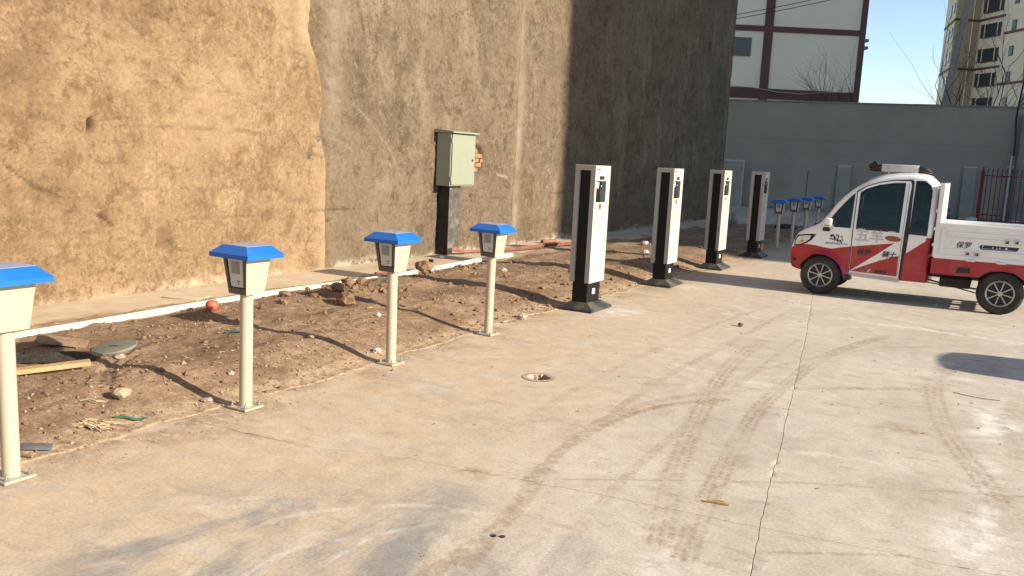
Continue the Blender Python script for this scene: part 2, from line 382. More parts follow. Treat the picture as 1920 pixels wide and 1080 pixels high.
def Xj(Y): return np.interp(Y, [-20, 3.285, 3.76, 4.245, 5.07, 7.84, 11.3, 70], [2.8, -.688, -.768, -.846, -.961, -1.379, -1.937, -11.4]) + 0.010 * (vnoise(np.asarray(Y) * 3.1, 0 * np.asarray(Y), 5) - .5) + 0.005 * (vnoise(np.asarray(Y) * 14, 0 * np.asarray(Y), 6) - .5)
def Yc(X): return np.interp(X, [-30, -3.147, -2.577, -1.865, -1.248, -.758, .112, 40], [1.3, 3.33, 3.52, 3.63, 3.715, 3.77, 3.89, 8.6]) + 0.010 * (vnoise(np.asarray(X) * 2.7, 0 * np.asarray(X), 8) - .5)
TRK = {  # tyre tracks: (polyline, width, strength, ribs)
 'a': ([(-1.64, 2.66), (-1.74, 3.09), (-1.89, 3.77), (-1.96, 4.15), (-2.0, 4.72), (-1.93, 5.24), (-1.8, 5.62), (-1.62, 5.91), (-1.31, 6.3), (-0.72, 6.81), (-0.37, 7.07)], .045, .55, 1),
 'b': ([(-1.9, 3.63), (-1.95, 4.18), (-1.94, 4.80), (-1.80, 5.37), (-1.5, 5.8)], .035, .8, 1),
 'c': ([(-1.1, 3.37), (-1.23, 3.84), (-1.35, 4.32), (-1.47, 4.95), (-1.64, 5.9), (-1.77, 6.96), (-1.8, 8.12)], .09, .65, 4),
 'd': ([(-0.96, 3.26), (-1.05, 3.8), (-1.11, 4.29), (-1.18, 4.91), (-1.25, 5.74), (-1.24, 6.63), (-1.17, 7.85), (-0.85, 9.21)], .07, .65, 3),
 'e': ([(-2.41, 4.31), (-2.46, 5.82), (-2.45, 7.52), (-2.36, 9.13), (-2.22, 10.25)], .05, .45, 2),
 'f': ([(-2.02, 5.01), (-2.06, 6.38), (-2.02, 7.29), (-1.98, 10.14)], .04, .5, 1),
 'g': ([(-1.42, 3.14), (-1.51, 4.0), (-1.54, 5.0), (-1.54, 6.45), (-1.53, 8.36)], .035, .4, 1),
 'h': ([(-0.22, 8.13), (-0.28, 7.29), (-0.17, 6.27), (-0.04, 5.63), (0.11, 5.07), (0.23, 4.52)], .10, .55, 4),
 'i': ([(0.31, 7.5), (0.25, 6.5), (0.27, 5.7)], .08, .4, 3),
 'k': ([(-1.75, 2.2), (-1.74, 3.09), (-1.87, 3.7)], .05, .5, 1),
 'l': ([(-0.1, 9.3), (-.9, 8.4), (-1.5, 6.9), (-1.7, 5.5)], .03, .35, 1),
 'm': ([(1.2, 8.6), (0.2, 9.6), (-1.0, 10.4), (-2.6, 11.0)], .06, .35, 3)}
SMUDGE = [(-2.0, 7.63, .18, .10, .8), (-0.22, 7.46, .22, .16, .9), (-0.38, 5.88, .16, .12, .9), (-2.15, 3.57, .13, .10, .8), (-2.21, 4.48, .3, .28, .5), (-2.01, 5.9, .2, .15, .4), (-3.03, 3.82, .35, .12, .4), (-3.06, 4.51, .3, .2, .4), (-2.6, 4.3, .5, .25, .35), (-2.8, 9.6, .5, .3, .35), (-0.8, 4.0, .25, .12, .35), (-1.15, 4.55, .10, .25, .6), (-.3, 4.6, .5, .3, .3)]
WHITE = [(0.13, 6.4, .16, .5, .9), (0.10, 4.25, .16, .5, .9), (0.06, 5.2, .12, .4, .5), (-1.0, 9.98, .55, .08, .7), (-0.2, 9.9, .5, .10, .8), (.6, 9.8, .6, .1, .7), (-1.98, 6.56, .25, .06, .4), (-1.13, 6.45, .5, .05, .5), (-0.1, 7.7, .4, .08, .6), (-2.39, 9.34, .35, .1, .5), (-.7, 5.0, .6, .05, .35), (-1.0, 3.2, .15, .3, .4), (-3.45, 8.6, .3, .35, .55), (-3.5, 11.0, .3, .3, .4), (-.5, 8.3, .6, .06, .4), (.9, 5.5, .5, 1.5, .5)]
GREY = [(-2.6, 2.1, .6, .5, .9), (-2.35, 2.45, .9, .6, .9), (-1.9, 2.3, .8, .6, .8), (-1.6, 2.75, .6, .45, .75), (-2.5, 2.5, .55, .40, 1.0), (-1.95, 2.75, .45, .35, .9), (-1.75, 2.4, .5, .4, .9), (-2.95, 2.45, .25, .2, .7), (-2.1, 3.2, .35, .25, .6), (-1.4, 2.9, .3, .4, .5), (-1.2, 5.2, .4, .8, .3), (-.2, 8.4, .8, .7, .25)]
ARC = [([(-2.47, 2.03), (-2.58, 2.33), (-2.52, 2.67), (-2.31, 2.93), (-2.12, 3.08), (-1.85, 3.15)], .018), ([(-2.9, 2.25), (-2.91, 2.42), (-2.88, 2.6), (-2.7, 2.8)], .022), ([(-2.11, 2.2), (-2.12, 2.48), (-2.1, 2.74), (-1.95, 3.0)], .015), ([(-2.3, 2.1), (-2.3, 2.4), (-2.2, 2.6)], .012)]
def blobs(X, Y, L, seed):
    w = 0.22 * (fbm(X, Y, 2.2, seed, 4) - .5); w2 = 0.22 * (fbm(X, Y, 2.2, seed + 50, 4) - .5); out = np.zeros(X.shape)
    for x, y, a, b, s in L:
        d = np.hypot((X + w - x) / a, (Y + w2 - y) / b); out = np.maximum(out, s * (1 - sstep(0.35, 1.25, d)))
    return out
def paint_concrete(X, Y):
    dust = 0.12 + 0.88 * (1 - sstep(-3.4, -1.0, X + 0.5 * (fbm(X, Y, 0.7, 3) - .5) + 0.07 * (Y - 5)))
    grey = blobs(X, Y, GREY, 21); white = blobs(X, Y, WHITE, 31); tr = blobs(X, Y, SMUDGE, 41) * 0.9 * sstep(.3, .7, fbm(X, Y, 9, 77, 3))
    for k, (pts, w, s, ribs) in TRK.items():
        d, sg, al = seg_dist(X, Y, smooth_line(pts))
        m = 1 - sstep(w * 0.6, w * 1.05, d)
        if ribs > 1: m = m * (0.45 + 0.55 * (np.cos(sg / w * math.pi * ribs) > -0.1))
        tread = 0.6 + 0.4 * (np.sin(al * 2 * math.pi / 0.055 + np.sign(sg) * 1.3 + sg * 60) > 0)
        fade = sstep(.22, .62, fbm(X, Y, 1.6, 60 + len(k) + ord(k[0]), 3))
        tr = np.maximum(tr, 1.25 * s * m * tread * (0.25 + 0.75 * fade))
    for pts, w in ARC:
        d, sg, al = seg_dist(X, Y, smooth_line(pts)); white = np.maximum(white, .45 * (1 - sstep(w * .3, w * 1.5, d)) * sstep(.3, .6, fbm(X, Y, 3, 88, 3))); grey = np.maximum(grey, .7 * sstep(w, w * 2, d) * (1 - sstep(w * 2, w * 7, d)))
    for pts in ([(-3.6, 3.28), (-3.1, 3.36)], [(-1.8, 3.72), (-1.34, 4.053), (-.732, 4.463), (.285, 4.978), (2, 5.9)], [(-.699, 3.522), (-.169, 3.857)], [(-1.3, 6.42), (-.4, 6.5), (.5, 6.8)]):
        d, sg, al = seg_dist(X, Y, pts); tr = np.maximum(tr, .55 * (1 - sstep(.004, .016, d + .012 * (fbm(X, Y, 8, 12) - .5))))
    tr = np.maximum(tr, .75 * (1 - sstep(-.02, .55, X + 3.95 + .5 * (fbm(X, Y, 1.3, 140, 4) - .5))) * sstep(.3, .6, fbm(X, Y, 4, 141, 4)))
    return np.stack([dust, grey, white, tr], -1)
yard = empty('concrete_yard', (0, 0, 0)); tag(yard, None, kind='structure')
gj = 0.0016
uL = -np.concatenate([[.0016], np.arange(.014, 1.5, .0135), np.arange(1.5, 2.9, .02), np.arange(2.9, 4.0, .06), np.arange(4.0, 8, .4), [9, 12, 16, 22, 30]])[::-1]
uR = np.concatenate([[.0016], np.arange(.014, 1.3, .0145), np.arange(1.3, 1.9, .03), np.arange(1.9, 4, .12), np.arange(4, 12, .8), [14, 20, 30, 45]])
vB = -np.concatenate([[gj], np.arange(.018, 1.9, .018), np.arange(1.9, 4, .3), [5, 8, 12, 18]])[::-1]
vF = np.concatenate([[gj], np.arange(.015, 3.2, .015), np.arange(3.2, 7.5, .032), np.arange(7.5, 12, .12), np.arange(12, 22, .5), np.arange(22, 62, 4)])
HX, HY, HR = -2.808, 5.47, .082                     # core hole in the slab
for us in (uL, uR):
    for vv in (vB, vF):
        U, V = np.meshgrid(us, vv); X = U + Xj(V + 3.6); Y = V + Yc(X)
        for _ in range(4): X = U + Xj(Y); Y = V + Yc(X)
        Z = 0.006 * (fbm(X, Y, .8, 2, 3) - .5) * np.where(Y < 14, 1, 0)
        edge = np.minimum(np.abs(U), np.abs(V) * 1.5); pass
        Z -= 0.004 * (1 - sstep(0.0, .02, edge)) * sstep(.66, .74, vnoise(X * 14, Y * 14, 9))
        P = paint_concrete(X, Y)
        # skirt: outer ring dropped down into the joint
        ext = lambda A: np.pad(A, 1, mode='edge')
        X2, Y2, Z2 = ext(X), ext(Y), ext(Z); Z2[0, :] = Z2[-1, :] = -.06; Z2[:, 0] = Z2[:, -1] = -.06
        P2 = np.pad(P, ((1, 1), (1, 1), (0, 0)), mode='edge'); P2[0, :, 3] = 1; P2[-1, :, 3] = 1; P2[:, 0, 3] = 1; P2[:, -1, 3] = 1
        o = grid_mesh('concrete_slab', X2, Y2, Z2, 'concrete', yard, P2)
        set_smooth(o.data, 50)
        bm = bmesh.new(); bm.from_mesh(o.data)
        kill = [f for f in bm.faces if (f.calc_center_median().xy - Vector((HX, HY))).length < HR + .012]
        if kill: bmesh.ops.delete(bm, geom=kill, context='FACES'); bm.to_mesh(o.data)
        bm.free()

# ragged wall of the round core hole
hb = MB(); N = 48; rr_ = random.Random(2); rag = [HR * (1 + .07 * math.sin(3 * i) * rr_.random() + .05 * rr_.uniform(-1, 1)) for i in range(N)]
rings = [(lambda i: .125, .0035), (lambda i: rag[i] + .006, .004), (lambda i: rag[i], -.006), (lambda i: rag[i] * (.95 + .05 * math.sin(i * 5.1)), -.05), (lambda i: rag[i] * .92, -.11), (lambda i: .001, -.115)]
v = [(HX + fr(i) * math.cos(2 * math.pi * i / N), HY + fr(i) * math.sin(2 * math.pi * i / N), z) for fr, z in rings for i in range(N)]
hb.add(v, [(k * N + i, k * N + (i + 1) % N, (k + 1) * N + (i + 1) % N, (k + 1) * N + i) for k in range(len(rings) - 1) for i in range(N)])
ho = hb.build('core_hole', 'concrete', yard)
a_ = ho.data.attributes.new('paint', 'FLOAT_COLOR', 'POINT'); a_.data.foreach_set('color', [.7, 0, 0, .8] * len(ho.data.vertices))
# ---- dirt verge
def dirt_h(X, Y):
    X = np.asarray(X, float); Y = np.asarray(Y, float)
    edge = -3.98 + .16 * (fbm(X * 0, Y, .9, 91, 3) - .5) + .10 * (fbm(X, Y, 3.5, 92, 3) - .5) - .08 * np.exp(-((Y - 7.3) / .5) ** 2) + .05 * sstep(9, 11, Y)
    s = sstep(0.0, .75, edge - X)
    h = s * (.10 + .10 * (fbm(X, Y, .55, 93, 3) - .35)) * (1 - .55 * sstep(-6.0, -6.5, X))
    h += s * (.085 * (fbm(X, Y, 1.5, 94, 3) - .5) + .030 * (fbm(X, Y, 6, 95, 3, .5) - .5) + .013 * (fbm(X, Y, 22, 96, 3, .6) - .5))
    h += .05 * np.exp(-(((X + 5.75) / .35) ** 2 + ((Y - 6.9) / .9) ** 2)) + .05 * np.exp(-(((X + 6.2) / .3) ** 2 + ((Y - 9.4) / .5) ** 2))
    for off in (-.045, .045):
        d_, sg_, al_ = seg_dist(X, Y, [(-5.35 + off, 3.95), (-4.95 + off, 3.45), (-4.3 + off, 2.95), (-4.05 + off, 2.75)]); h -= .022 * (1 - sstep(.012, .034, d_)) * (.7 + .3 * np.sin(al_ * 160)) * s
    h = np.where(s > .0, np.maximum(h, .012 * s + .004), -.02 - .1 * np.maximum(X - edge, 0))
    end = 1 - sstep(24.2, 25.6, Y + .8 * (fbm(X, Y, 1.2, 97, 3) - .5) - .5 * (X + 5))
    return np.where(end > .02, h * end, -.03)
t = NT('dirt_soil')
pa, pb, pc, pd = t.attr('paint')
n1 = t.noise(1.3, 8, .65); n2 = t.noise(9, 8, .7); n3 = t.noise(45, 5, .65)
c = t.mix(t.rng(n1, .35, .66), (0.235, 0.158, 0.10), (0.35, 0.248, 0.162)); c = t.mix(t.rng(n2, .35, .68), t.mix(1, c, (.70, .68, .66), 'MULTIPLY'), c)
c = t.mix(t.math('MULTIPLY', pa, t.rng(n2, .3, .6)), c, (0.47, 0.36, 0.235))
c = t.mix(t.math('MULTIPLY', t.rng(t.noise(24, 3, .5), .64, .70), .6), c, (0.42, 0.34, 0.25))
c = t.mix(1, c, t.mix(t.rng(n3, .25, .75), (.72, .72, .72), (1.2, 1.2, 1.2)), 'MULTIPLY')
t.put(t.b.inputs['Base Color'], c); t.b.inputs['Roughness'].default_value = .95; t.b.inputs['Specular IOR Level'].default_value = .1
t.put(t.b.inputs['Normal'], t.bump(n3, .6, .008, t.bump(n2, .6, .02)))
xs = np.concatenate([np.arange(-6.75, -3.62, .0185)]); ys = np.concatenate([np.arange(.6, 7.5, .0185), np.arange(7.5, 13, .035), np.arange(13, 27, .09)])
X, Y = np.meshgrid(xs, ys); Z = dirt_h(X, Y)
pa = np.clip(1 - sstep(.0, .045, Z) + .0, 0, 1) * .9 + .35 * sstep(-6.2, -6.6, X)
o = grid_mesh('dirt_verge', X, Y, Z, 'dirt_soil', None, np.stack([pa, pa * 0, pa * 0, pa * 0 + 1], -1)); tag(o, None, kind='structure')
def dz(x, y): return max(0.0, float(dirt_h(np.array([x]), np.array([y]))[0]))
# crumbs of soil and gravel: nobody could count them
rs = np.random.RandomState(3)
pm = MB()
OCT = [(1, 0, 0), (-1, 0, 0), (0, 1, 0), (0, -1, 0), (0, 0, 1), (0, 0, -1)]; OF = [(0, 2, 4), (2, 1, 4), (1, 3, 4), (3, 0, 4), (2, 0, 5), (1, 2, 5), (3, 1, 5), (0, 3, 5)]
px = rs.uniform(-6.45, -3.7, 9000); py = 1.2 + (rs.uniform(0, 1, 9000) ** 1.7) * 20
dens = fbm(px, py, 1.1, 120, 3) + .25 * np.exp(-((px + 4.15) / .2) ** 2)
hh = dirt_h(px, py)
for i in range(9000):
    if dens[i] < .47 + .12 * rs.rand(): continue
    r = .004 + .011 * rs.rand() ** 3 + (.012 if rs.rand() < .02 else 0)
    if hh[i] < .005: r *= .55
    zz = max(hh[i], 0)
    a = rs.uniform(0, 6.28); ca, sa = math.cos(a), math.sin(a); sc = rs.uniform(.5, 1.3, 3) * r
    pm.add([(px[i] + (x * sc[0] * ca - y * sc[1] * sa), py[i] + (x * sc[0] * sa + y * sc[1] * ca), zz + z * sc[2] + r * .25) for x, y, z in OCT], OF, 0 if rs.rand() < .86 else 1)
tag(pm.build('loose_gravel', ['clod', 'stone']), 'loose crumbs of soil and small gravel scattered over the dirt strip', 'gravel', kind='stuff')
_ico = bmesh.new(); bmesh.ops.create_icosphere(_ico, subdivisions=1, radius=1); _ico.verts.ensure_lookup_table(); IV = [v.co.copy() for v in _ico.verts]; IF = [[v.index for v in f.verts] for f in _ico.faces]; _ico.free()
cm = MB()
for cx, cy, sx_, sy_, n, rm in ((-5.85, 6.9, .28, .8, 190, .04), (-5.0, 5.6, .6, 1.4, 150, .022), (-6.2, 9.3, .2, .6, 70, .04), (-4.25, 7.6, .18, .6, 110, .028), (-4.4, 9.6, .25, .9, 90, .035), (-4.5, 12.2, .3, 1.0, 70, .035), (-4.9, 3.2, .6, .7, 120, .018), (-5.9, 4.6, .3, .9, 120, .022), (-5.2, 9.5, .6, 1.6, 110, .03)):
    for i in range(n):
        x, y = rs.normal(cx, sx_), rs.normal(cy, sy_)
        if x > -3.98 or x < -6.5 or y < 1.3: continue
        r = .006 + rm * rs.rand() ** 3.2; sc = rs.uniform(.7, 1.25, 3) * r; jt = rs.uniform(.72, 1.2, len(IV)); z = max(dz(x, y), 0)
        cm.add([(x + v.x * sc[0] * k, y + v.y * sc[1] * k, z + v.z * sc[2] * k * .8 + r * .3) for v, k in zip(IV, jt)], IF)
tag(cm.build('soil_clods', ['clod']), 'loose broken clods of soil heaped over the dirt strip', 'soil', kind='stuff')
# grit on the concrete
gm = MB()
for i in range(150):
    x = rs.uniform(-3.7, .6); y = rs.uniform(2.2, 11); r = rs.uniform(.002, .0048) * (1 + .10 * y)
    a = rs.uniform(0, 6.28); ca, sa = math.cos(a), math.sin(a); sc = rs.uniform(.4, 1.2, 3) * r; sc[0] *= rs.uniform(1, 2.4)
    gm.add([(x + (u * sc[0] * ca - v * sc[1] * sa), y + (u * sc[0] * sa + v * sc[1] * ca), .003 + w * sc[2] * .6 + sc[2] * .4) for u, v, w in OCT], OF)
tag(gm.build('yard_grit', ['clod']), 'tiny crumbs of grit lying about on the concrete yard', 'grit', kind='stuff')

# dry leaf and straw litter in patches
lm = MB()
for cx, cy, sx_, sy_, n in ((-5.55, 4.75, .35, .3, 110), (-4.45, 4.75, .22, .45, 150), (-4.2, 7.35, .14, .35, 60), (-4.5, 6.1, .3, .3, 40), (-4.9, 3.3, .5, .4, 40), (-5.3, 12.5, .6, 1.5, 40)):
    for i in range(n):
        x, y = rs.normal(cx, sx_), rs.normal(cy, sy_)
        if x > -3.95 or x < -6.3: continue
        L, w, a, tl = rs.uniform(.006, .018), rs.uniform(.002, .006), rs.uniform(0, 6.28), rs.uniform(-.6, .6); ca, sa = math.cos(a), math.sin(a); z = max(dz(x, y), 0) + .008
        q = [(-L, 0, -L * tl), (0, -w, 0.003), (L, 0, L * tl), (0, w, .003)]
        q2 = [(u, v, h - .0025) for u, v, h in q]
        lm.add([(x + u * ca - v * sa, y + u * sa + v * ca, z + h) for u, v, h in q + q2], [(0, 1, 2, 3), (4, 7, 6, 5), (0, 4, 5, 1), (1, 5, 6, 2), (2, 6, 7, 3), (3, 7, 4, 0)], int(rs.rand() < .45))
tag(lm.build('leaf_litter', ['straw', 'old_wood']), 'bits of dry leaf and straw scattered in patches over the dirt', 'leaf litter', kind='stuff')

# ---- concrete footpath along the wall
WX = -7.55
t = NT('footpath'); n1 = t.noise(.8, 7, .6); n2 = t.noise(6, 8, .68); n3 = t.noise(50, 4, .6)
c = t.mix(t.rng(n1, .35, .65), (.50, .39, .255), (.56, .45, .305)); c = t.mix(t.rng(t.noise(1.6, 9, .72, vec=t.scale((1, .5, 1))), .52, .7, 0, .75), c, (.26, .165, .095))
c = t.mix(t.rng(n2, .3, .7), t.mix(1, c, (.82, .82, .82), 'MULTIPLY'), c); t.put(t.b.inputs['Base Color'], c); t.b.inputs['Roughness'].default_value = .9
t.put(t.b.inputs['Normal'], t.bump(n2, .3, .01))
xs = np.linspace(WX - .1, -6.42, 40); ys = np.concatenate([np.arange(0, 12, .05), np.arange(12, 27.5, .2)])
X, Y = np.meshgrid(xs, ys); Z = .045 + .012 * (fbm(X, Y, 1.1, 51, 3) - .5) - .05 * sstep(-6.62, -6.45, X + .1 * (fbm(X, Y, 2, 52) - .5))
o = grid_mesh('concrete_footpath', X, Y, Z, 'footpath'); tag(o, None, kind='structure')

# ---- tall plastered wall (end wall of a building)
bld = empty('plastered_building', (-9.5, 12, 0), 0, 'tall building end wall in rough brown mud plaster with no windows', 'building')
def child_at(o): o.matrix_parent_inverse = Matrix.Translation((9.5, -12, 0)); return o
b = MB(); b.box(-12.5, WX - .09, -14, 26.45, -.1, 9.5); w = child_at(b.build('wall_core', 'roof_dark', bld))
def plaster(name, cols, stain):
    t = NT(name); pr, pg, pb_, pa_ = t.attr('paint')
    n1 = t.noise(.75, 9, .66, dist=.3); n2 = t.noise(3.4, 9, .7, dist=.4); n3 = t.noise(26, 6, .65); n4 = t.noise(1.5, 9, .7, vec=t.scale((1, 1, .45)))
    c = t.mix(t.rng(n1, .36, .64), cols[0], cols[1]); c = t.mix(t.math('MULTIPLY', t.rng(n2, .50, .62), .7), c, cols[2]); c = t.mix(t.math('MULTIPLY', t.rng(n4, .52, .64), .75), c, cols[3])
    n6 = t.noise(17, 10, .8, dist=.6); pt = t.rng(t.noise(1.1, 6, .6, dist=.5), .40, .62, .15, 1.0); c = t.mix(t.math('MULTIPLY', t.rng(n6, .54, .60), pt), c, cols[2]); c = t.mix(t.math('MULTIPLY', t.rng(n6, .45, .38), .7), c, cols[3])
    n7 = t.noise(46, 4, .6); c = t.mix(t.math('MULTIPLY', t.rng(n7, .63, .68), .8), c, cols[5])
    n5 = t.noise(8, 9, .75, dist=.8); c = t.mix(t.math('MULTIPLY', t.rng(n5, .52, .62), t.math('MULTIPLY', pt, .7)), c, cols[2]); c = t.mix(t.math('MULTIPLY', t.rng(n5, .46, .36), .5), c, cols[3])
    c = t.mix(1, c, t.mix(t.rng(n3, .28, .72), (.84, .84, .84), (1.12, 1.12, 1.12)), 'MULTIPLY')
    c = t.mix(t.math('MULTIPLY', pr, t.rng(n2, .25, .6)), c, cols[4]); c = t.mix(pg, c, cols[5])
    c = t.mix(t.math('MULTIPLY', pb_, t.rng(t.noise(9, 8, .75), .40, .58)), c, stain)
    t.put(t.b.inputs['Base Color'], c); t.b.inputs['Roughness'].default_value = .95; t.b.inputs['Specular IOR Level'].default_value = .12
    t.put(t.b.inputs['Normal'], t.bump(n3, .8, .012, t.bump(n6, .8, .03)))
plaster('plaster_tan', [(.225, .150, .084), (.285, .195, .113), (.145, .093, .051), (.335, .238, .145), (.38, .275, .172), (.07, .04, .022)], (.46, .37, .27))
plaster('plaster_brown', [(.132, .099, .066), (.178, .136, .093), (.088, .064, .042), (.235, .183, .128), (.30, .242, .175), (.05, .035, .025)], (.46, .41, .34))
def relief(Y, Z, seed):
    d = .028 * (fbm(Y, Z, .55, seed, 3) - .5) + .026 * (fbm(Y, Z, 2.6, seed + 1, 4, .6) - .5) + .016 * (fbm(Y, Z, 9, seed + 2, 3, .7) - .5)
    pit = fbm(Y, Z, 7.5, seed + 3, 3); d -= .022 * sstep(.68, .78, pit)
    r = np.abs(fbm(Y * .6, Z, 1.3, seed + 4, 4) - .5); d -= .010 * (1 - sstep(0, .022, r)) * sstep(.5, .65, fbm(Y, Z, .8, seed + 5, 3))
    return d
def edge_line(Z): return np.interp(Z, [0, .8, 1.45, 1.85, 2.2, 2.56, 2.99, 3.37, 4, 9.6], [8.42, 8.42, 8.42, 8.27, 8.32, 8.24, 8.05, 8.09, 8.02, 8.05]) + .05 * (fbm(Z, Z * 0, 2.2, 7, 3) - .5)
def base_stain(Y, Z, seed): return (1 - sstep(.03, .15, Z + .22 * (fbm(Y, Z * .4, 1.7, seed, 4) - .5))) * .85
# brown plaster face
ys = np.concatenate([np.arange(7.8, 14, .028), np.arange(14, 26.50, .06)]); zs = np.concatenate([np.arange(0, 3.4, .028), np.arange(3.4, 9.55, .06)])
Y, Z = np.meshgrid(ys, zs); D = relief(Y, Z, 200)
bh = np.hypot((Y - 12.10) / .20, (Z - 1.52) / .27) + .35 * (fbm(Y, Z, 7, 31, 3) - .5); D -= .10 * (1 - sstep(.86, .95, bh))
gz = .80 + (Y - 8.4) * .023; D -= .006 * (1 - sstep(0, .03, np.abs(Z - gz - .02 * (fbm(Y, Y * 0, 1.2, 3) - .5))))
D += .03 * sstep(26.25, 26.5, Y) * 0
light = .8 * np.exp(-((Y - 13.42 - .09 * (fbm(Z, Z * 0, .9, 5) - .5)) / .13) ** 2) * sstep(.3, .6, fbm(Y * 2, Z * .5, 1.1, 66, 3)) + .55 * np.exp(-((Y - 8.55) / .22) ** 2) * sstep(1.2, 2.4, Z)
for pts, wd, s in (([(8.75, 2.28), (9.3, 2.0), (9.75, 1.62), (10.05, 1.2)], .016, .55), ([(9.1, 2.12), (9.55, 1.75), (9.8, 1.35)], .014, .45), ([(14.6, 1.45), (14.95, 1.1)], .018, .9), ([(12.75, 1.30), (13.1, 1.25)], .03, .8), ([(19.4, 3.2), (19.2, 2.3)], .05, .6), ([(21.5, 3.0), (21.3, 1.4)], .06, .4), ([(8.5, 1.75), (8.9, 1.62)], .02, .6), ([(26.2, 5), (26.3, 1)], .07, .5)):
    d, sg, al = seg_dist(Y, Z, pts); light = np.maximum(light, s * (1 - sstep(wd * .3, wd * 1.2, d + .02 * (fbm(Y, Z, 6, 15) - .5))))
dark = .85 * (1 - sstep(.75, .9, bh)) + .5 * (1 - sstep(0, .022, np.abs(Z - gz - .02 * (fbm(Y, Y * 0, 1.2, 3) - .5)))) * sstep(.35, .6, fbm(Y, Z * 0, 1.4, 8, 3))
dark = np.maximum(dark, .55 * np.exp(-((Y - 13.3 - .08 * fbm(Z, Z * 0, 1.1, 9)) / .018) ** 2) * sstep(.35, .6, fbm(Z, Y * 0, 1.5, 10, 3)))
pk = np.hypot(Y - 24.1, (Z - 4.95) * .6); dark = np.maximum(dark, 1 - sstep(.05, .1, pk)); D -= .05 * (1 - sstep(.04, .1, pk))
o = grid_mesh('brown_plaster', WX + D - .012, Y, Z, 'plaster_brown', bld, np.stack([np.clip(light, 0, 1), np.clip(dark, 0, 1), base_stain(Y, Z, 61), Y * 0 + 1], -1)); child_at(o)
# tan top coat, thicker, ending in a wavy edge
nu = np.concatenate([np.arange(-12, 2.6, .5), np.arange(2.6, 8.0, .026)]); zs = np.concatenate([np.arange(0, 3.6, .026), np.arange(3.6, 9.55, .2)])
U, Z = np.meshgrid(nu, zs); Y = np.where(U > 7.0, 7.0 + (U - 7.0) * (edge_line(Z) - 7.0) / (nu[-1] - 7.0), U)
D = relief(Y, Z, 300) * 1.15
hl = np.hypot((Y - 5.15) / .05, (Z - 1.715) / .075) + .6 * (fbm(Y, Z, 14, 31, 3) - .5); D -= .07 * (1 - sstep(.7, 1.0, hl))
gz = .765 + (Y - 5.3) * .011; wob = .02 * (fbm(Y, Y * 0, 1.2, 3) - .5)
D -= .006 * (1 - sstep(0, .02, np.abs(Z - gz - wob))) * sstep(5.9, 6.4, Y)
light = .75 * sstep(.28, .02, edge_line(Z) - Y) * sstep(.3, .55, fbm(Y, Z, 1.2, 71, 3) + .12) + .5 * sstep(.55, .7, fbm(Y, Z, .9, 72, 4))
stn = np.exp(-((Y - 5.0) / 1.0) ** 2 - ((Z - 2.95) / .35) ** 2) + .8 * np.exp(-((Y - 4.5) / .5) ** 2 - ((Z - 2.2) / .5) ** 2) + .7 * np.exp(-((Y - 7.4) / .5) ** 2 - ((Z - 1.55) / .16) ** 2) + .6 * np.exp(-((Y - 6.9) / .25) ** 2 - ((Z - 2.3) / .4) ** 2) + .6 * np.exp(-((Y - 4.6) / .4) ** 2 - ((Z - 1.0) / .4) ** 2)
seam = np.exp(-((Z - 1.74 - .05 * (fbm(Y, Y * 0, 1.5, 44, 3) - .5)) / .022) ** 2) * sstep(5.4, 6.2, Y); D += .012 * sstep(-.02, .02, Z - 1.74 - .05 * (fbm(Y, Y * 0, 1.5, 44, 3) - .5)) * sstep(5.4, 6.2, Y)
stain_t = np.clip(.42 * stn * sstep(.36, .58, fbm(Y, Z, 3.2, 45, 5, .65)) + .3 * seam * sstep(.35, .6, fbm(Y, Z, 4, 46, 3)), 0, .5)
dark = stain_t + (1 - sstep(.55, .85, hl)) + .5 * (1 - sstep(0, .014, np.abs(Z - gz - wob))) * sstep(6.0, 6.5, Y)
for pts, wd, s in (([(4.35, 1.30), (4.6, 1.12), (4.9, 1.02)], .02, .7), ([(5.2, .86), (5.33, .77)], .025, .8), ([(4.3, 1.5), (4.45, 1.42)], .02, .6), ([(6.6, 2.35), (6.75, 2.2)], .015, .4), ([(5.25, 1.76), (5.5, 1.80)], .012, .5)):
    d, sg, al = seg_dist(Y, Z, pts); m = 1 - sstep(wd * .3, wd * 1.1, d + .03 * (fbm(Y, Z, 9, 16) - .5)); dark = np.maximum(dark, s * m); D -= .015 * m
D[:, -1] -= .012; D[:, -2] -= .004
o = grid_mesh('tan_plaster', WX + D + .012, Y, Z, 'plaster_tan', bld, np.stack([np.clip(light, 0, 1), np.clip(dark, 0, 1), base_stain(Y, Z, 63), Y * 0 + 1], -1)); child_at(o)
for i, (y, z, w_, h_, a) in enumerate([(12.0, 1.67, .20, .065, .06), (12.14, 1.595, .22, .068, -.05), (12.03, 1.52, .22, .068, .04), (12.15, 1.445, .18, .066, .08), (12.04, 1.37, .17, .066, -.08), (12.22, 1.52, .10, .06, .2)]):
    b = MB(); b.box(-.045, .03, -w_ / 2, w_ / 2, -h_ / 2, h_ / 2, 0, .006); b.move(Matrix.Translation((WX - .062 + .01 * (i % 3), y, z)) @ Matrix.Rotation(a, 4, 'X')); child_at(b.build('brick', 'brick_orange', bld))
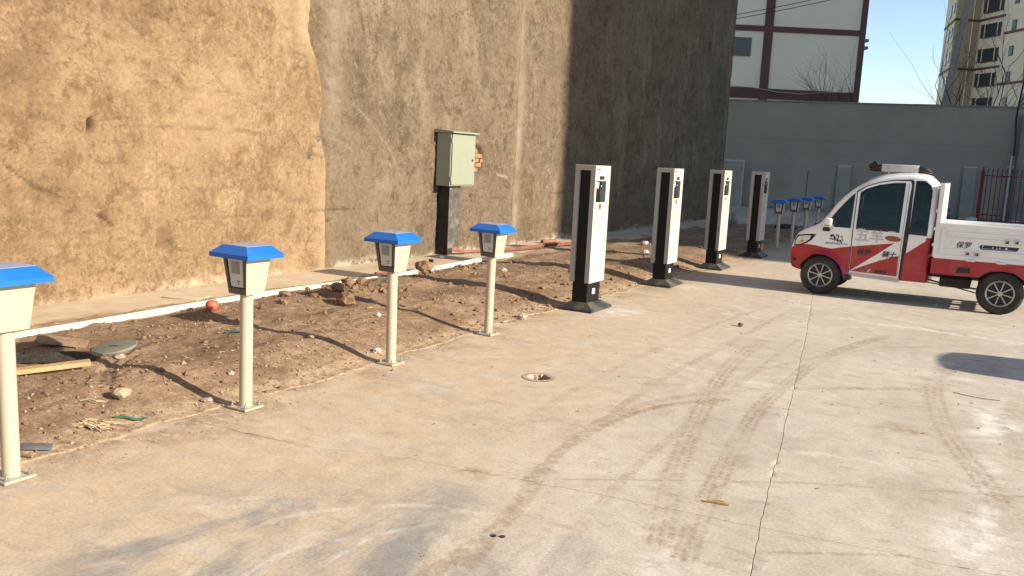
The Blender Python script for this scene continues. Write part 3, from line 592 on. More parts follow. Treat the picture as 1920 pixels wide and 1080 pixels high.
# ================================================================== OBJECTS BY THE WALL
# ---- electrical cabinet on a metal trunking
cab = empty('electrical_cabinet', (WX, 11.21, .05), 0, 'pale grey-green metal electrical cabinet on the brown plastered wall', 'cabinet')
b = MB(); b.box(.012, .265, -.335, .335, 1.07, 1.87, 0, .006); b.build('body', 'cabinet_paint', cab)
b = MB(); b.box(.268, .288, -.318, .322, 1.09, 1.85, 0, .005); d_ = b.build('door', 'cabinet_paint', cab)
b = MB(); b.cyl((.288, .25, 1.47), (.296, .25, 1.47), .018, n=14); b.build('lock', 'black_plastic', d_)
for z in (1.18, 1.76):
    b = MB(); b.box(.262, .294, -.345, -.32, z - .035, z + .035, 0, .003); b.build('hinge', 'cabinet_paint', d_)
b = MB(); b.prism([(-.01, 1.925), (.33, 1.895), (.33, 1.872), (-.01, 1.872)], -.37, .37, 'Y'); b.build('rain_hood', 'cabinet_paint', cab)
b = MB()
for (y0, y1) in ((-.235, -.228), (.092, .099)): b.box(.012, .185, y0, y1, .10, 1.07)
b.box(.178, .186, -.228, .092, .10, 1.07); b.build('trunking', 'trunking', cab)
b = MB(); b.box(.012, .17, -.23, -.05, .0, .10); b.box(.012, .20, -.238, -.23, .0, 1.06); b.build('foot_bracket', 'black_plastic', cab)
# red conduits coming out of the trunking
def wall_cable(name, pts, r, m, label, group):
    pts = [(x, y, z) for x, y, z in pts]
    P = [Vector(p) for p in pts]; out = []
    for i in range(len(P) - 1):
        p0, p1, p2_, p3 = P[max(i - 1, 0)], P[i], P[i + 1], P[min(i + 2, len(P) - 1)]
        for k in range(8):
            q = k / 8; out.append(0.5 * ((2 * p1) + (p2_ - p0) * q + (2 * p0 - 5 * p1 + 4 * p2_ - p3) * q * q + (3 * p1 - p0 - 3 * p2_ + p3) * q ** 3))
    out.append(P[-1]); b = MB(); b.tube(out, r, 8); o = b.build(name, m, None, True); return tag(o, label, 'conduit', group)
for i in range(6):
    j = i * .028
    pts = [(WX + .10 + .01 * (i % 3), 11.02 + j * .8, .26), (WX + .13 + j * .3, 11.08 + j, .16), (WX + .22 + j * .4, 11.30 + j, .085 + .006 * (i % 2)), (WX + .40 + j * .5, 11.75 + .12 * i * .3, .075 + .012 * (i % 3)), (WX + .62 + j * .7, 12.4 + .05 * i, .085 + .014 * (i % 3)), (WX + .78 + j * .9, 13.3 + .1 * i, .10 + .02 * (i % 3)), (WX + .80 + j * 2.2, 14.1 + .16 * i, .085 + .01 * (i % 2))]
    wall_cable('red_conduit', pts, .0135, 'conduit_red', 'thin dusty red flexible conduit running from the cabinet foot along the footpath', 'red conduits below the cabinet')
wall_cable('black_cable', [(WX + .08, 10.98, .2), (WX + .12, 11.0, .1), (WX + .2, 11.12, .06), (WX + .3, 11.3, .055)], .01, 'cable_black', 'short black cable end at the foot of the cabinet trunking', 'x'); 
b = MB(); b.lathe([(.036, 0), (.036, .33), (.028, .33), (.028, 0)], 16, 'Y'); b.move(Matrix.Translation((-7.30, 14.05, .08)) @ Matrix.Rotation(R(-22), 4, 'Z')); o = b.build('clay_pipe', 'conduit_red', None, True); tag(o, 'short red pipe stub lying on the footpath against the wall', 'pipe')
del bpy.data.objects['black_cable']['group']
# ---- white plastic pipe along the footpath, lengths joined
pw = empty('white_pipe', (-6.42, 7, .06), 0, 'long white plastic pipe lying between the footpath and the dirt', 'pipe')
def pz(y): return .075 + .012 * math.sin(y * 1.3)
def pxx(y): return -6.40 - .012 * (y - 3) - .02 * max(0, y - 9)
for y0, y1 in ((.9, 4.62), (4.62, 8.2), (8.42, 9.05), (9.0, 11.6)):
    n = max(3, int((y1 - y0) / .25)); pts = [(pxx(y) + 6.42, y - 7, pz(y) - .06) for y in np.linspace(y0, y1, n)]
    b = MB(); b.tube(pts, .034, 14); b.build('pipe_length', 'pipe_white', pw, True)
b = MB(); b.tube([(pxx(y) + 6.42, y - 7, pz(y) - .06) for y in (8.17, 8.3, 8.45)], .032, 14); b.build('grey_section', 'pipe_grey', pw, True)  # short grey stretch in the white pipe run
for y in np.arange(1.5, 8, .33):
    b = MB(); yy = y + random.uniform(-.05, .05)
    a0 = random.uniform(.2, .7)
    pts = [(pxx(yy) + 6.42 + math.cos(a) * .0345, yy - 7 + .05 * (a - a0), pz(yy) - .06 + math.sin(a) * .0345) for a in np.linspace(a0, a0 + .8, 5)]
    b.tube(pts, .0022, 4); b.build('printed_mark', 'pipe_print', pw)

# ---- blue-capped socket posts
def make_post():
    p = empty('socket_post', (0, 0, 0))
    b = MB(); b.box(-.075, .075, -.075, .075, .0, .012, 0, .002); pl = b.build('base_plate', 'cream_paint', p)
    for x, y in ((.055, .055), (-.055, .055), (.055, -.055), (-.055, -.055)):
        b = MB(); b.cyl((x, y, .012), (x, y, .024), .011, n=6); b.cyl((x, y, .024), (x, y, .042), .005, n=8); b.build('anchor_bolt', 'bolt_steel', pl, True)
    b = MB(); b.cyl((0, 0, .012), (0, 0, .72), .039, n=32); b.build('pole', 'cream_paint', p, True)
    # meter box, tapering down, with a recess on the -Y face
    t_, bt = .097, .072; z0, z1 = .712, .935
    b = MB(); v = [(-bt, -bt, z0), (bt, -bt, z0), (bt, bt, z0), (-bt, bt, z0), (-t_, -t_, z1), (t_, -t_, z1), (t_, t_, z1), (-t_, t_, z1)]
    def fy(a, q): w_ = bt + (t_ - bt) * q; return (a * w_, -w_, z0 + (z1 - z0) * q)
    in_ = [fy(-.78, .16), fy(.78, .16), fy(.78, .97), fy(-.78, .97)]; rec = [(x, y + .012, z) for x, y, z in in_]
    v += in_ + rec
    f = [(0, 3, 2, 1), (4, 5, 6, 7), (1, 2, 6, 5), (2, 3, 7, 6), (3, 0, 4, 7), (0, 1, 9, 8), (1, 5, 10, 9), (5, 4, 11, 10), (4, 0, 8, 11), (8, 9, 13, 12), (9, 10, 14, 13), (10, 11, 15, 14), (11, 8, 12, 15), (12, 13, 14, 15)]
    b.add(v, f[:5]); b.add(v, f[5:], 1); b.build('meter_box', ['cream_paint', 'meter_frame_shaded'], p)  # front frame and recess take the cream with shade painted in
    def panel(a0, a1, q0, q1, off, th, m, nm, par):
        b = MB(); P = [fy(a0, q0), fy(a1, q0), fy(a1, q1), fy(a0, q1)]
        b.add([(x, y + off, z) for x, y, z in P] + [(x, y + off + th, z) for x, y, z in P], [(0, 1, 2, 3), (4, 7, 6, 5), (0, 4, 5, 1), (1, 5, 6, 2), (2, 6, 7, 3), (3, 7, 4, 0)]); return b.build(nm, m, par)
    mp = panel(-.62, .62, .2, .95, .002, .009, 'meter_plastic', 'meter_panel', p)
    panel(-.38, .38, .56, .88, -.001, .004, 'meter_screen', 'display_window', mp)
    for a, q in ((.12, .36), (.30, .36), (.21, .29)): panel(a - .045, a + .045, q - .018, q + .018, -.0005, .003, 'print_dark', 'socket_hole', mp)
    # cap: low hipped lid
    r, t2 = .157, .098
    b = MB(); b.frustum((-r, r, -r * .93, r * .93), .932, (-r, r, -r * .93, r * .93), .957); b.build('cap_rim', 'cap_blue', p)
    b = MB(); b.frustum((-r, r, -r * .93, r * .93), .9572, (-t2, t2, -t2, t2), 1.004); cp = b.build('cap', 'cap_blue', p)
    b = MB(); b.box(-t2 + .001, t2 - .001, -t2 + .001, t2 - .001, 1.0042, 1.006); b.build('dusty_cap_top', 'cap_dust', cp)
    return p
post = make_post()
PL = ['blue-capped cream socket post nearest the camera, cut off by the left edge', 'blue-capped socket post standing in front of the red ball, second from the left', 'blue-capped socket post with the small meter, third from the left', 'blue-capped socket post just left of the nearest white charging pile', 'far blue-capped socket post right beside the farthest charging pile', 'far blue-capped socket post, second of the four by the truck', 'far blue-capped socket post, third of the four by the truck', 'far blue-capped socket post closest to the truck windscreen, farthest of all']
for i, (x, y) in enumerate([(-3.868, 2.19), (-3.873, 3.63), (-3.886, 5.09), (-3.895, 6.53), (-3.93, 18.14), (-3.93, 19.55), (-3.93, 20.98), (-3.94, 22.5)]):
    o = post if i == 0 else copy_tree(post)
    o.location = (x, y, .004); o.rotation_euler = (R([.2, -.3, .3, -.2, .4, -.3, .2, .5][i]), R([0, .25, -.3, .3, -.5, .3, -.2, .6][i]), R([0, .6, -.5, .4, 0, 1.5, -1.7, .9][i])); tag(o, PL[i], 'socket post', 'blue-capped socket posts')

# ---- white charging piles
def make_pile():
    p = empty('charging_pile', (0, 0, 0))
    b = MB(); b.box(-.205, .205, -.272, .272, 0, .022, 0, .003); b.frustum((-.2, .2, -.267, .267), .0225, (-.105, .105, -.178, .178), .085); b.build('base', 'pile_base', p)
    b = MB(); b.box(-.088, .088, -.165, .165, .086, 1.50, 0, .004); co = b.build('core', 'pile_black', p)
    for s in (-1, 1):
        b = MB(); x0, x1 = (.065, .118) if s > 0 else (-.118, -.065)
        if s > 0:     # right shell with an opening for the screen recess on its +X face
            ya, yb, za, zb = -.155, .095, 1.165, 1.39
            xs_, ys_, zs_ = (x0, x1), (-.197, ya, yb, .197), (.30, za, zb, 1.545)
            for i in range(3):
                for j in range(3):
                    if i == 1 and j == 1: continue
                    b.add([(x1, ys_[i], zs_[j]), (x1, ys_[i + 1], zs_[j]), (x1, ys_[i + 1], zs_[j + 1]), (x1, ys_[i], zs_[j + 1])], [(0, 1, 2, 3)])
            b.add([(x1, ya, za), (x1, yb, za), (x1, yb, zb), (x1, ya, zb), (x0 + .005, ya + .0, za + .0), (x0 + .005, yb, za), (x0 + .005, yb, zb), (x0 + .005, ya, zb)], [(0, 1, 5, 4), (1, 2, 6, 5), (2, 3, 7, 6), (3, 0, 4, 7), (4, 5, 6, 7)], 1)
            sh = b.build('front_shell', ['pile_white', 'pile_black'], p)
            b = MB(); b.add([(x1 - .001, -.198, .30), (x0, -.198, .30), (x0, .198, .30), (x1 - .001, .198, .30), (x1 - .001, -.198, 1.545), (x0, -.198, 1.545), (x0, .198, 1.545), (x1 - .001, .198, 1.545)], [(0, 1, 2, 3), (0, 4, 5, 1), (1, 5, 6, 2), (2, 6, 7, 3), (4, 7, 6, 5)]); b.build('side_trim', 'silver_grey', p)
        else:
            b.box(x0, x1, -.198, .198, .30, 1.545, 0, .004); b.build('rear_shell', 'silver_grey', p)
    b = MB(); b.box(-.0645, .0645, -.198, .198, 1.498, 1.545); b.build('top_trim', 'silver_grey', p)
    b = MB(); b.box(-.1185, .1185, -.1985, .1985, 1.5455, 1.552, 0, .002); b.build('top_plate', 'pile_white', p)
    # screen in the recess, tilted back
    b = MB(); b.add([(.075, -.152, 1.168), (.075, .01, 1.168), (.095, .01, 1.387), (.095, -.152, 1.387), (.071, -.152, 1.168), (.071, .01, 1.168), (.071, .01, 1.387), (.071, -.152, 1.387)], [(0, 1, 2, 3), (4, 7, 6, 5), (0, 4, 5, 1), (1, 5, 6, 2), (2, 6, 7, 3), (3, 7, 4, 0)]); sc_ = b.build('control_panel', 'black_gloss', sh)
    b = MB(); b.add([(.0925, -.12, 1.31), (.0925, -.04, 1.31), (.0985, -.04, 1.375), (.0985, -.12, 1.375), (.086, -.12, 1.31), (.086, -.04, 1.31), (.086, -.04, 1.375), (.086, -.12, 1.375)], [(0, 1, 2, 3), (0, 4, 5, 1), (1, 5, 6, 2), (2, 6, 7, 3), (3, 7, 4, 0)]); b.build('display', 'meter_plastic', sc_)
    b = MB(); b.add([(.117, .0945, 1.167), (.075, .012, 1.167), (.1, .012, 1.388), (.117, .0945, 1.388)], [(0, 1, 2, 3)]); b.build('recess_side', 'screen_blue', sh)
    b = MB(); b.cyl((.105, -.012, 1.335), (.112, -.012, 1.335), .007, n=10); b.build('card_light', 'label_white', sh)
    b = MB(); b.box(.118, .121, -.085, .035, 1.405, 1.442); dd = b.build('indicator_display', 'black_gloss', sh)
    for k in range(3): b = MB(); b.box(.121, .1215, -.068 + k * .035, -.052 + k * .035, 1.418, 1.43); b.build('indicator', 'indicator_dim', dd)
    b = MB(); b.cyl((.1182, -.035, 1.12), (.1195, -.035, 1.12), .031, n=24); b.build('round_emblem', 'logo_red', sh)
    rr_ = random.Random(11)
    def fine(y0, y1, z, h, m, nm):          # print too small to read in the photograph
        b = MB(); y = y0
        while y < y1:
            w_ = rr_.uniform(.5, 1.1) * h; b.box(.1182, .1188, y, min(y + w_, y1), z - h * rr_.uniform(.3, .5), z + h * rr_.uniform(.3, .5)); y += w_ + h * .4
        b.build(nm, m, sh)
    fine(-.165, -.06, 1.512, .022, 'print_dark', 'maker_mark')
    fine(-.06, -.01, 1.07, .014, 'print_grey', 'emblem_caption')
    for k in range(4): fine(-.11, .03 + .03 * rr_.random(), 1.02 - k * .021, .010, 'print_grey', 'fine_print')
    for k in range(4): fine(-.115, .01 + .05 * rr_.random(), .92 - k * .021, .010, 'print_grey', 'fine_print')
    fine(-.15, .12, .475, .016, 'print_grey', 'footer_print'); fine(-.12, .08, .446, .009, 'print_grey', 'footer_print')
    b = MB(); b.box(.0882, .0895, -.03, .04, .165, .225); b.box(.0896, .0902, .012, .03, .18, .2); b.build('sticker', ['label_white'], co)
    return p
pile = make_pile()
QL = ['tall white charging pile nearest the camera, right of the dirt heap', 'white charging pile second from the camera, with sunlit front', 'white charging pile third from the camera, last one in sunlight', 'white charging pile farthest from the camera, standing in shade']
for i, (x, y) in enumerate([(-3.825, 8.465), (-3.83, 10.95), (-3.865, 13.43), (-3.855, 15.95)]):
    o = pile if i == 0 else copy_tree(pile)
    o.location = (x, y, .006); o.rotation_euler.z = R([0, .8, -.5, .4][i]); tag(o, QL[i], 'charging pile', 'white charging piles')

# ---- litter and stones
def rock(name, loc, s, m, label, cat, seed, flat=.75, sub=2, group=None, rough=.28):
    bm = bmesh.new(); bmesh.ops.create_icosphere(bm, subdivisions=sub, radius=1)
    rr = random.Random(seed); off = Vector((rr.uniform(0, 50), rr.uniform(0, 50), rr.uniform(0, 50)))
    from mathutils import noise as mn
    for v in bm.verts:
        k = 1 + rough * (mn.noise(v.co * 1.3 + off) * 1.2 + .6 * mn.noise(v.co * 3.1 + off))
        v.co = Vector((v.co.x * s * k * 1.15, v.co.y * s * k, v.co.z * s * k * flat))
    zmin = min(v.co.z for v in bm.verts)
    for v in bm.verts: v.co.z -= zmin + s * .15
    me = bpy.data.meshes.new(name); bm.to_mesh(me); bm.free(); me.materials.append(MAT[m])
    o = bpy.data.objects.new(name, me); COL.objects.link(o); o.location = loc; o.rotation_euler.z = rr.uniform(0, 6)
    return tag(o, label, cat, group)
def on(x, y, up_=0.0): return (x, y, dz(x, y) + up_)
rock('stone', on(-4.42, 3.17), .046, 'stone', 'fist-sized pale stone casting a shadow on the dirt between the two nearest posts', 'stone', 4, .8)
rock('dirt_clod', on(-5.30, 6.22), .085, 'clod', 'largest dark clod of soil on the mound behind the third post', 'clod', 5, .8, 3)
rock('dirt_clod', on(-5.70, 6.55), .06, 'clod', 'brown soil clod near the pipe, just behind the largest clod', 'clod', 6, .8, 3)
rock('dirt_clod', on(-5.9, 6.95), .06, 'clod', 'soil clod touching the white pipe, left of the third post head', 'clod', 7, .8, 3)
rock('dirt_clod', on(-6.05, 7.35), .05, 'clod', 'small soil clod on top of the heap beside the white pipe', 'clod', 8, .8, 3)
rock('dirt_clod', on(-6.02, 6.15), .055, 'clod', 'flattish soil clod at the left end of the heap by the pipe', 'clod', 18, .6, 3)
rock('dirt_clod', (-6.46, 9.12, .04), .12, 'clod', 'lump of soil covering part of the white pipe near the cabinet', 'clod', 9, .75, 3)
rock('pebble', on(-4.72, 5.98), .022, 'pale_stone', 'small white pebble on the dirt left of the third post', 'stone', 10)
rock('pebble', on(-3.99, 6.72), .02, 'pale_stone', 'white pebble right behind the fourth blue post foot', 'stone', 11)
rock('stone', on(-4.12, 3.55), .03, 'stone', 'small tan stone at the dirt edge beside the second post', 'stone', 12, .6)
rock('stone', (-2.16, 8.665, 0), .026, 'dark_stone', 'small dark stone alone on the concrete in front of the piles', 'stone', 13, .8)
rock('stone', on(-4.62, 5.02), .035, 'stone', 'flat pale stone chip on the dirt between second and third posts', 'stone', 14, .4)
rock('stone', on(-5.2, 3.72), .035, 'stone', 'pale stone beside the round lid in the dirt', 'stone', 15, .6)
rock('stone', (-7.2, 10.62, .05), .05, 'pale_stone', 'white lump of plaster on the footpath left of the cabinet foot', 'stone', 16, .5)
rock('boulder', (-6.35, 23.6, .0), .17, 'panel_grey', 'grey rounded boulder on the footpath behind the third charging pile', 'stone', 17, 1.1, 3)
# red ball
bm = bmesh.new(); bmesh.ops.create_uvsphere(bm, u_segments=24, v_segments=14, radius=.058)
for v in bm.verts:
    v.co.z *= .92; v.co.x *= 1.04
    if v.co.z > .04: v.co.z -= .012 * (v.co.z - .04) / .014
me = bpy.data.meshes.new('red_ball'); bm.to_mesh(me); bm.free(); me.materials.append(MAT['ball_red']); set_smooth(me, 80)
o = bpy.data.objects.new('red_ball', me); COL.objects.link(o); o.location = on(-5.93, 5.17, .045); tag(o, 'dull red ball half sunk in the dirt near the white pipe', 'ball')
# round lid lying tilted in the dirt
lid = empty('round_lid', on(-5.42, 3.84, .02), 0, 'round grey-green access lid lying tilted on the dirt', 'lid'); lid.rotation_euler = (R(7), R(-6), .4)
b = MB(); b.lathe([(0.0001, 0), (.15, 0), (.154, .01), (.15, .02), (.14, .022), (.0001, .022)], 40, 'Z', closed=False); b.build('disc', 'lid_green', lid, True)
b = MB(); b.box(-.03, .03, -.009, .009, .0222, .0238); b.build('lifting_slot', 'hole_dark', lid)
# wooden plank, old board, dark net
b = MB(); b.box(-.32, .32, -.035, .035, 0, .03, 0, .003); o = b.build('wooden_plank', 'wood'); o.location = on(-5.2, 3.12, .03); o.rotation_euler = (R(3), R(-3), R(62)); tag(o, 'short sawn yellow wooden plank on the dirt by the first post', 'plank')
b = MB(); b.box(-.17, .17, -.08, .08, 0, .018, 0, .003); o = b.build('old_board', 'old_wood'); o.location = on(-5.85, 3.72, .03); o.rotation_euler = (R(6), R(9), R(50)); tag(o, 'weathered brown board piece beside the round lid', 'board')
xs = np.linspace(-.32, .32, 40); ys = np.linspace(-.14, .14, 22); X, Y = np.meshgrid(xs, ys)
Z = .05 * fbm(X + 3, Y, 7, 4, 4) * (1 - (np.abs(X) / .33) ** 3) * (1 - (np.abs(Y) / .15) ** 2) - .012
o = grid_mesh('dark_netting', X + .04 * (fbm(X, Y, 6, 9) - .5), Y + .12 * (fbm(X, Y, 4, 5) - .5), Z, 'dark_net'); o.location = on(-5.52, 3.42, .012); o.rotation_euler.z = R(55); tag(o, 'crumpled dark netting on the dirt beside the round lid', 'netting')
# bundle of straw string
sb = MB(); rr = random.Random(5)
for k in range(34):
    a = rr.uniform(-.5, .5); L = rr.uniform(.06, .14); cx, cy = rr.uniform(-.07, .07), rr.uniform(-.04, .04); pts = []
    for q in range(5):
        u = (q / 4 - .5) * 2 * L; pts.append((cx + u * math.cos(a), cy + u * math.sin(a) + .02 * math.sin(q * 1.7 + k), .012 + .02 * rr.random() * (1 - abs(q / 2 - 1))))
    sb.tube(pts, .0032, 4)
o = sb.build('string_bundle', 'straw'); o.location = on(-4.2, 2.83, .0); o.rotation_euler.z = .5; tag(o, 'tangle of pale straw-coloured string at the edge of the dirt', 'string')
def strip(name, pts, w, m, label, cat, th=.003):
    b = MB(); 
    for (p, q) in zip(pts[:-1], pts[1:]):
        p, q = Vector(p), Vector(q); s = (q - p).cross(Vector((0, 0, 1))).normalized() * w; u = Vector((0, 0, th))
        b.add([p - s, p + s, q + s, q - s, p - s + u, p + s + u, q + s + u, q - s + u], [(0, 1, 2, 3), (4, 7, 6, 5), (0, 4, 5, 1), (1, 5, 6, 2), (2, 6, 7, 3), (3, 7, 4, 0)])
    return tag(b.build(name, m), label, cat)
def gl(x, y, u=.01): return (x, y, dz(x, y) + u)
strip('green_strap', [gl(-4.22, 2.98), gl(-4.17, 3.03, .02), gl(-4.13, 3.05, .012), gl(-4.09, 3.10, .02)], .012, 'green_strap', 'crumpled green plastic strap on the dirt edge between the two nearest posts', 'strap')
strip('green_wrapper', [gl(-5.15, 4.62), gl(-5.10, 4.68, .025), gl(-5.06, 4.72, .01)], .025, 'green_strap', 'small green wrapper scrap further back on the dirt left of the second post', 'wrapper')
strip('yellow_scrap', [gl(-5.05, 6.22), gl(-5.02, 6.27, .02)], .014, 'yellow_bit', 'tiny yellow scrap below the largest soil clod', 'scrap')
b = MB(); b.box(-.075, .075, -.03, .03, 0, .014, 0, .003); b.box(-.06, .05, -.024, .024, .0142, .018); o = b.build('foil_packet', 'foil'); o.location = on(-4.12, 2.46, .008); o.rotation_euler = (R(4), R(5), R(48)); tag(o, 'flat dark foil packet on the dirt behind the first post', 'packet')
b = MB(); b.tube([(-.06, 0, .012), (0, .006, .014), (.06, -.004, .012)], .008, 6); o = b.build('short_stick', 'old_wood'); o.location = on(-4.08, 2.36); o.rotation_euler.z = .5; tag(o, 'short brown stick beside the foil packet', 'stick')
b = MB(); b.tube([(-.07, 0, .012), (-.02, .012, .02), (.03, -.004, .016), (.07, .01, .012)], [.004, .006, .006, .003], 6); o = b.build('bone_stick', 'straw'); o.location = on(-4.45, 3.0, .008); o.rotation_euler.z = .5; tag(o, 'pale curved twig on the dirt above the string tangle', 'twig')
b = MB(); b.box(-.055, .055, -.008, .008, 0, .008); b.box(-.02, .03, .004, .014, .004, .011); o = b.build('wood_chip', 'wood'); o.location = (-1.01, 3.92, .004); o.rotation_euler.z = R(10); tag(o, 'pale wood splinter on the concrete left of the long joint', 'splinter')
b = MB(); b.tube([(-.16, .02, .006), (-.05, -.01, .006), (.06, -.015, .006), (.15, .02, .006)], .0028, 5); o = b.build('wire_piece', 'rust'); o.location = (.02, 7.1, 0); o.rotation_euler.z = R(-5); tag(o, 'thin curved wire lying on the concrete near the right edge', 'wire')
for k, (x, y, l_) in enumerate([(-1.705, 2.985, 'left one of two small black dots drilled in the concrete'), (-1.672, 3.0, 'right one of two small black dots drilled in the concrete')]):
    b = MB(); b.lathe([(.0001, .0035), (.011, .0035), (.012, .0005), (.0001, .0)], 14, 'Z', closed=False); o = b.build('bolt_hole', 'hole_dark'); o.location = (x, y, .001); tag(o, l_, 'hole')
hr = MB()
for k in range(40):
    a = rs.uniform(0, 6.28); r = HR * math.sqrt(rs.rand()) * .9; s = rs.uniform(.006, .014)
    hr.add([(HX + r * math.cos(a) + u * s, HY + r * math.sin(a) + v * s, -.075 + w * s) for u, v, w in OCT], OF)
tag(hr.build('hole_rubble', 'stone'), 'broken rubble lying in the round hole in the concrete', 'rubble', kind='stuff')
b = MB(); b.box(-.18, .18, -.13, .13, 0, .012, 0, .002); o = b.build('floor_tile', 'footpath'); o.location = (-7.0, 5.78, .05); o.rotation_euler = (R(1), R(2), R(20)); tag(o, 'thin flat tile lying on the footpath behind the second post', 'tile')
b = MB(); b.cyl((-.03, 0, .025), (.03, 0, .025), .022, n=14); o = b.build('black_plug', 'black_plastic', None, True); o.location = (-7.0, 10.05, .05); tag(o, 'small black pipe plug on the footpath left of the cabinet', 'plug')
b = MB(); b.tube([(-.1, 0, .012), (0, .01, .012), (.1, 0, .012)], .014, 8); o = b.build('dark_rod', 'rust', None, True); o.location = (-6.75, 8.6, .05); o.rotation_euler.z = 1.3; tag(o, 'short dark rod on the footpath behind the third post', 'rod')
def crumple(name, loc, s, m, label, cat, seed, mats=None):
    bm = bmesh.new(); bmesh.ops.create_icosphere(bm, subdivisions=3, radius=s); from mathutils import noise as mn
    for v in bm.verts: v.co += v.normal * s * .55 * mn.noise(v.co / s * 2.1 + Vector((seed, 0, 0))); v.co.z = max(v.co.z * .7, -s * .4)
    me = bpy.data.meshes.new(name); bm.to_mesh(me); bm.free(); me.materials.append(MAT[m]); o = bpy.data.objects.new(name, me); COL.objects.link(o); o.location = (loc[0], loc[1], loc[2] + s * .35); return tag(o, label, cat)
crumple('plastic_scrap', on(-4.15, 5.25), .035, 'plastic_clear', 'crumpled clear plastic scrap at the dirt edge left of the third post foot', 'plastic scrap', 3)
crumple('plastic_scrap', on(-4.05, 7.45), .045, 'plastic_clear', 'crumpled pale plastic by the dirt edge between the fourth post and the nearest pile', 'plastic scrap', 7)
crumple('plastic_bag', (-3.85, 6.68, .57), .03, 'plastic_clear', 'bit of clear plastic hanging on the fourth post', 'plastic bag', 9)
crumple('plastic_scrap', on(-4.35, 3.95), .022, 'plastic_clear', 'white plastic scrap on the dirt just behind the second post', 'plastic scrap', 11)
crumple('plastic_scrap', on(-5.2, 13.9), .05, 'bag_white', 'white paper scrap on the dirt behind the second charging pile', 'paper scrap', 12)
crumple('plastic_scrap', on(-5.6, 14.9), .06, 'bag_white', 'white scrap lying by the footpath behind the second charging pile', 'paper scrap', 14)
crumple('plastic_bag', on(-4.1, 17.0, .02), .14, 'bag_orange', 'orange and white bag on the dirt right of the farthest charging pile', 'bag', 17)
# ================================================================== SMALL ELECTRIC PICKUP
TX, TY = -.95, 12.33; HW = .53
def yside(z):                       # half width of the cab at height z
    if z < .45: return HW - .018 * ((.45 - z) / .2) ** 2
    if z < .9: return HW
    return HW - .13 * (z - .9) - .06 * max(0, z - 1.25) ** 1.2
SIL = [(-2.243, .297), (-2.335, .325), (-2.366, .385), (-2.377, .544), (-2.366, .596), (-2.347, .66), (-2.323, .729), (-2.291, .792), (-2.21, .848), (-2.10, .90), (-2.03, .945), (-1.947, 1.055), (-1.852, 1.207), (-1.771, 1.308), (-1.689, 1.39), (-1.606, 1.457), (-1.505, 1.52), (-1.404, 1.567), (-1.303, 1.596), (-1.166, 1.616), (-.98, 1.626), (-.862, 1.617), (-.785, 1.591), (-.718, 1.531), (-.684, 1.451), (-.672, 1.279), (-.672, .948), (-.686, .855), (-.686, .408), (-.684, .291)]
def patch(name, poly, off, m, parent, side=-1, holes=(), th=.006, step=.05, z_inset=None):
    """sheet following the cab side; poly in world X,z"""
    bm = bmesh.new(); es = []
    for loop in [poly] + list(holes):
        vs_ = [bm.verts.new((x, 0, z)) for x, z in loop]
        for i in range(len(vs_)): es.append(bm.edges.new((vs_[i], vs_[(i + 1) % len(vs_)])))
    bmesh.ops.triangle_fill(bm, use_beauty=True, edges=es, normal=(0, -1, 0))
    z0, z1 = min(z for _, z in poly), max(z for _, z in poly); z = math.ceil(z0 / step) * step
    while z < z1:
        bmesh.ops.bisect_plane(bm, geom=bm.verts[:] + bm.edges[:] + bm.faces[:], plane_co=(0, 0, z), plane_no=(0, 0, 1)); z += step
    for v in bm.verts: v.co.y = side * (yside(v.co.z) + off)
    if th:
        be = [e for e in bm.edges if e.is_boundary]
        r = bmesh.ops.extrude_edge_only(bm, edges=be)
        for v in [g_ for g_ in r['geom'] if isinstance(g_, bmesh.types.BMVert)]: v.co.y -= side * th
    bmesh.ops.recalc_face_normals(bm, faces=bm.faces[:])
    for v in bm.verts: v.co.x -= TX
    me = bpy.data.meshes.new(name); bm.to_mesh(me); bm.free(); me.materials.append(MAT[m]); set_smooth(me, 30)
    o = bpy.data.objects.new(name, me); COL.objects.link(o); o.parent = parent
    if side < 0:
        c_ = Vector((0, 0, 0))
    return o
def inset_pts(P, r):
    out = []
    n = len(P)
    for i in range(n):
        a, b = Vector(P[max(i - 1, 0)]), Vector(P[min(i + 1, n - 1)]); d = (b - a).normalized(); nrm = Vector((d.y, -d.x)); out.append((P[i][0] + nrm.x * r, P[i][1] + nrm.y * r))
    return out
def smooth_closed(P, n=3): return P
def skin(name, i0, i1, m, parent, rr=.06, ny=8, margin=None, sag=.02, off=0.0):
    """wrap of the cab between two points of the silhouette, rounded at both sides"""
    P = SIL[i0:i1 + 1]; Q = inset_pts(SIL, rr)[i0:i1 + 1]; N = [(Vector(q) - Vector(p)) / rr for p, q in zip(P, Q)]
    b = MB(); prof = []
    for t_ in np.linspace(0, math.pi / 2, 6): prof.append(('e', t_))
    rows = []
    for (x, z), nn in zip(P, N):
        w = yside(z) + off; row = []
        ys_ = []
        for _, t_ in prof: ys_.append((-(w - rr * (1 - math.cos(t_))), rr * (1 - math.sin(t_))))
        for k in range(1, ny): u = -1 + 2 * k / ny; ys_.append((u * (w - rr), -sag * (1 - u * u)))
        for _, t_ in reversed(prof): ys_.append(((w - rr * (1 - math.cos(t_))), rr * (1 - math.sin(t_))))
        if margin:
            ys_ = [(u * (w - margin), -sag * (1 - u * u) - off) for u in np.linspace(-1, 1, ny + 1)]
        for y, dn in ys_: row.append((x - TX + nn.x * dn, y, z + nn.y * dn))
        rows.append(row)
    nn_ = len(rows[0]); v = [p for r_ in rows for p in r_]
    b.add(v, [(i * nn_ + j, i * nn_ + j + 1, (i + 1) * nn_ + j + 1, (i + 1) * nn_ + j) for i in range(len(rows) - 1) for j in range(nn_ - 1)])
    return b.build(name, m, parent, True)
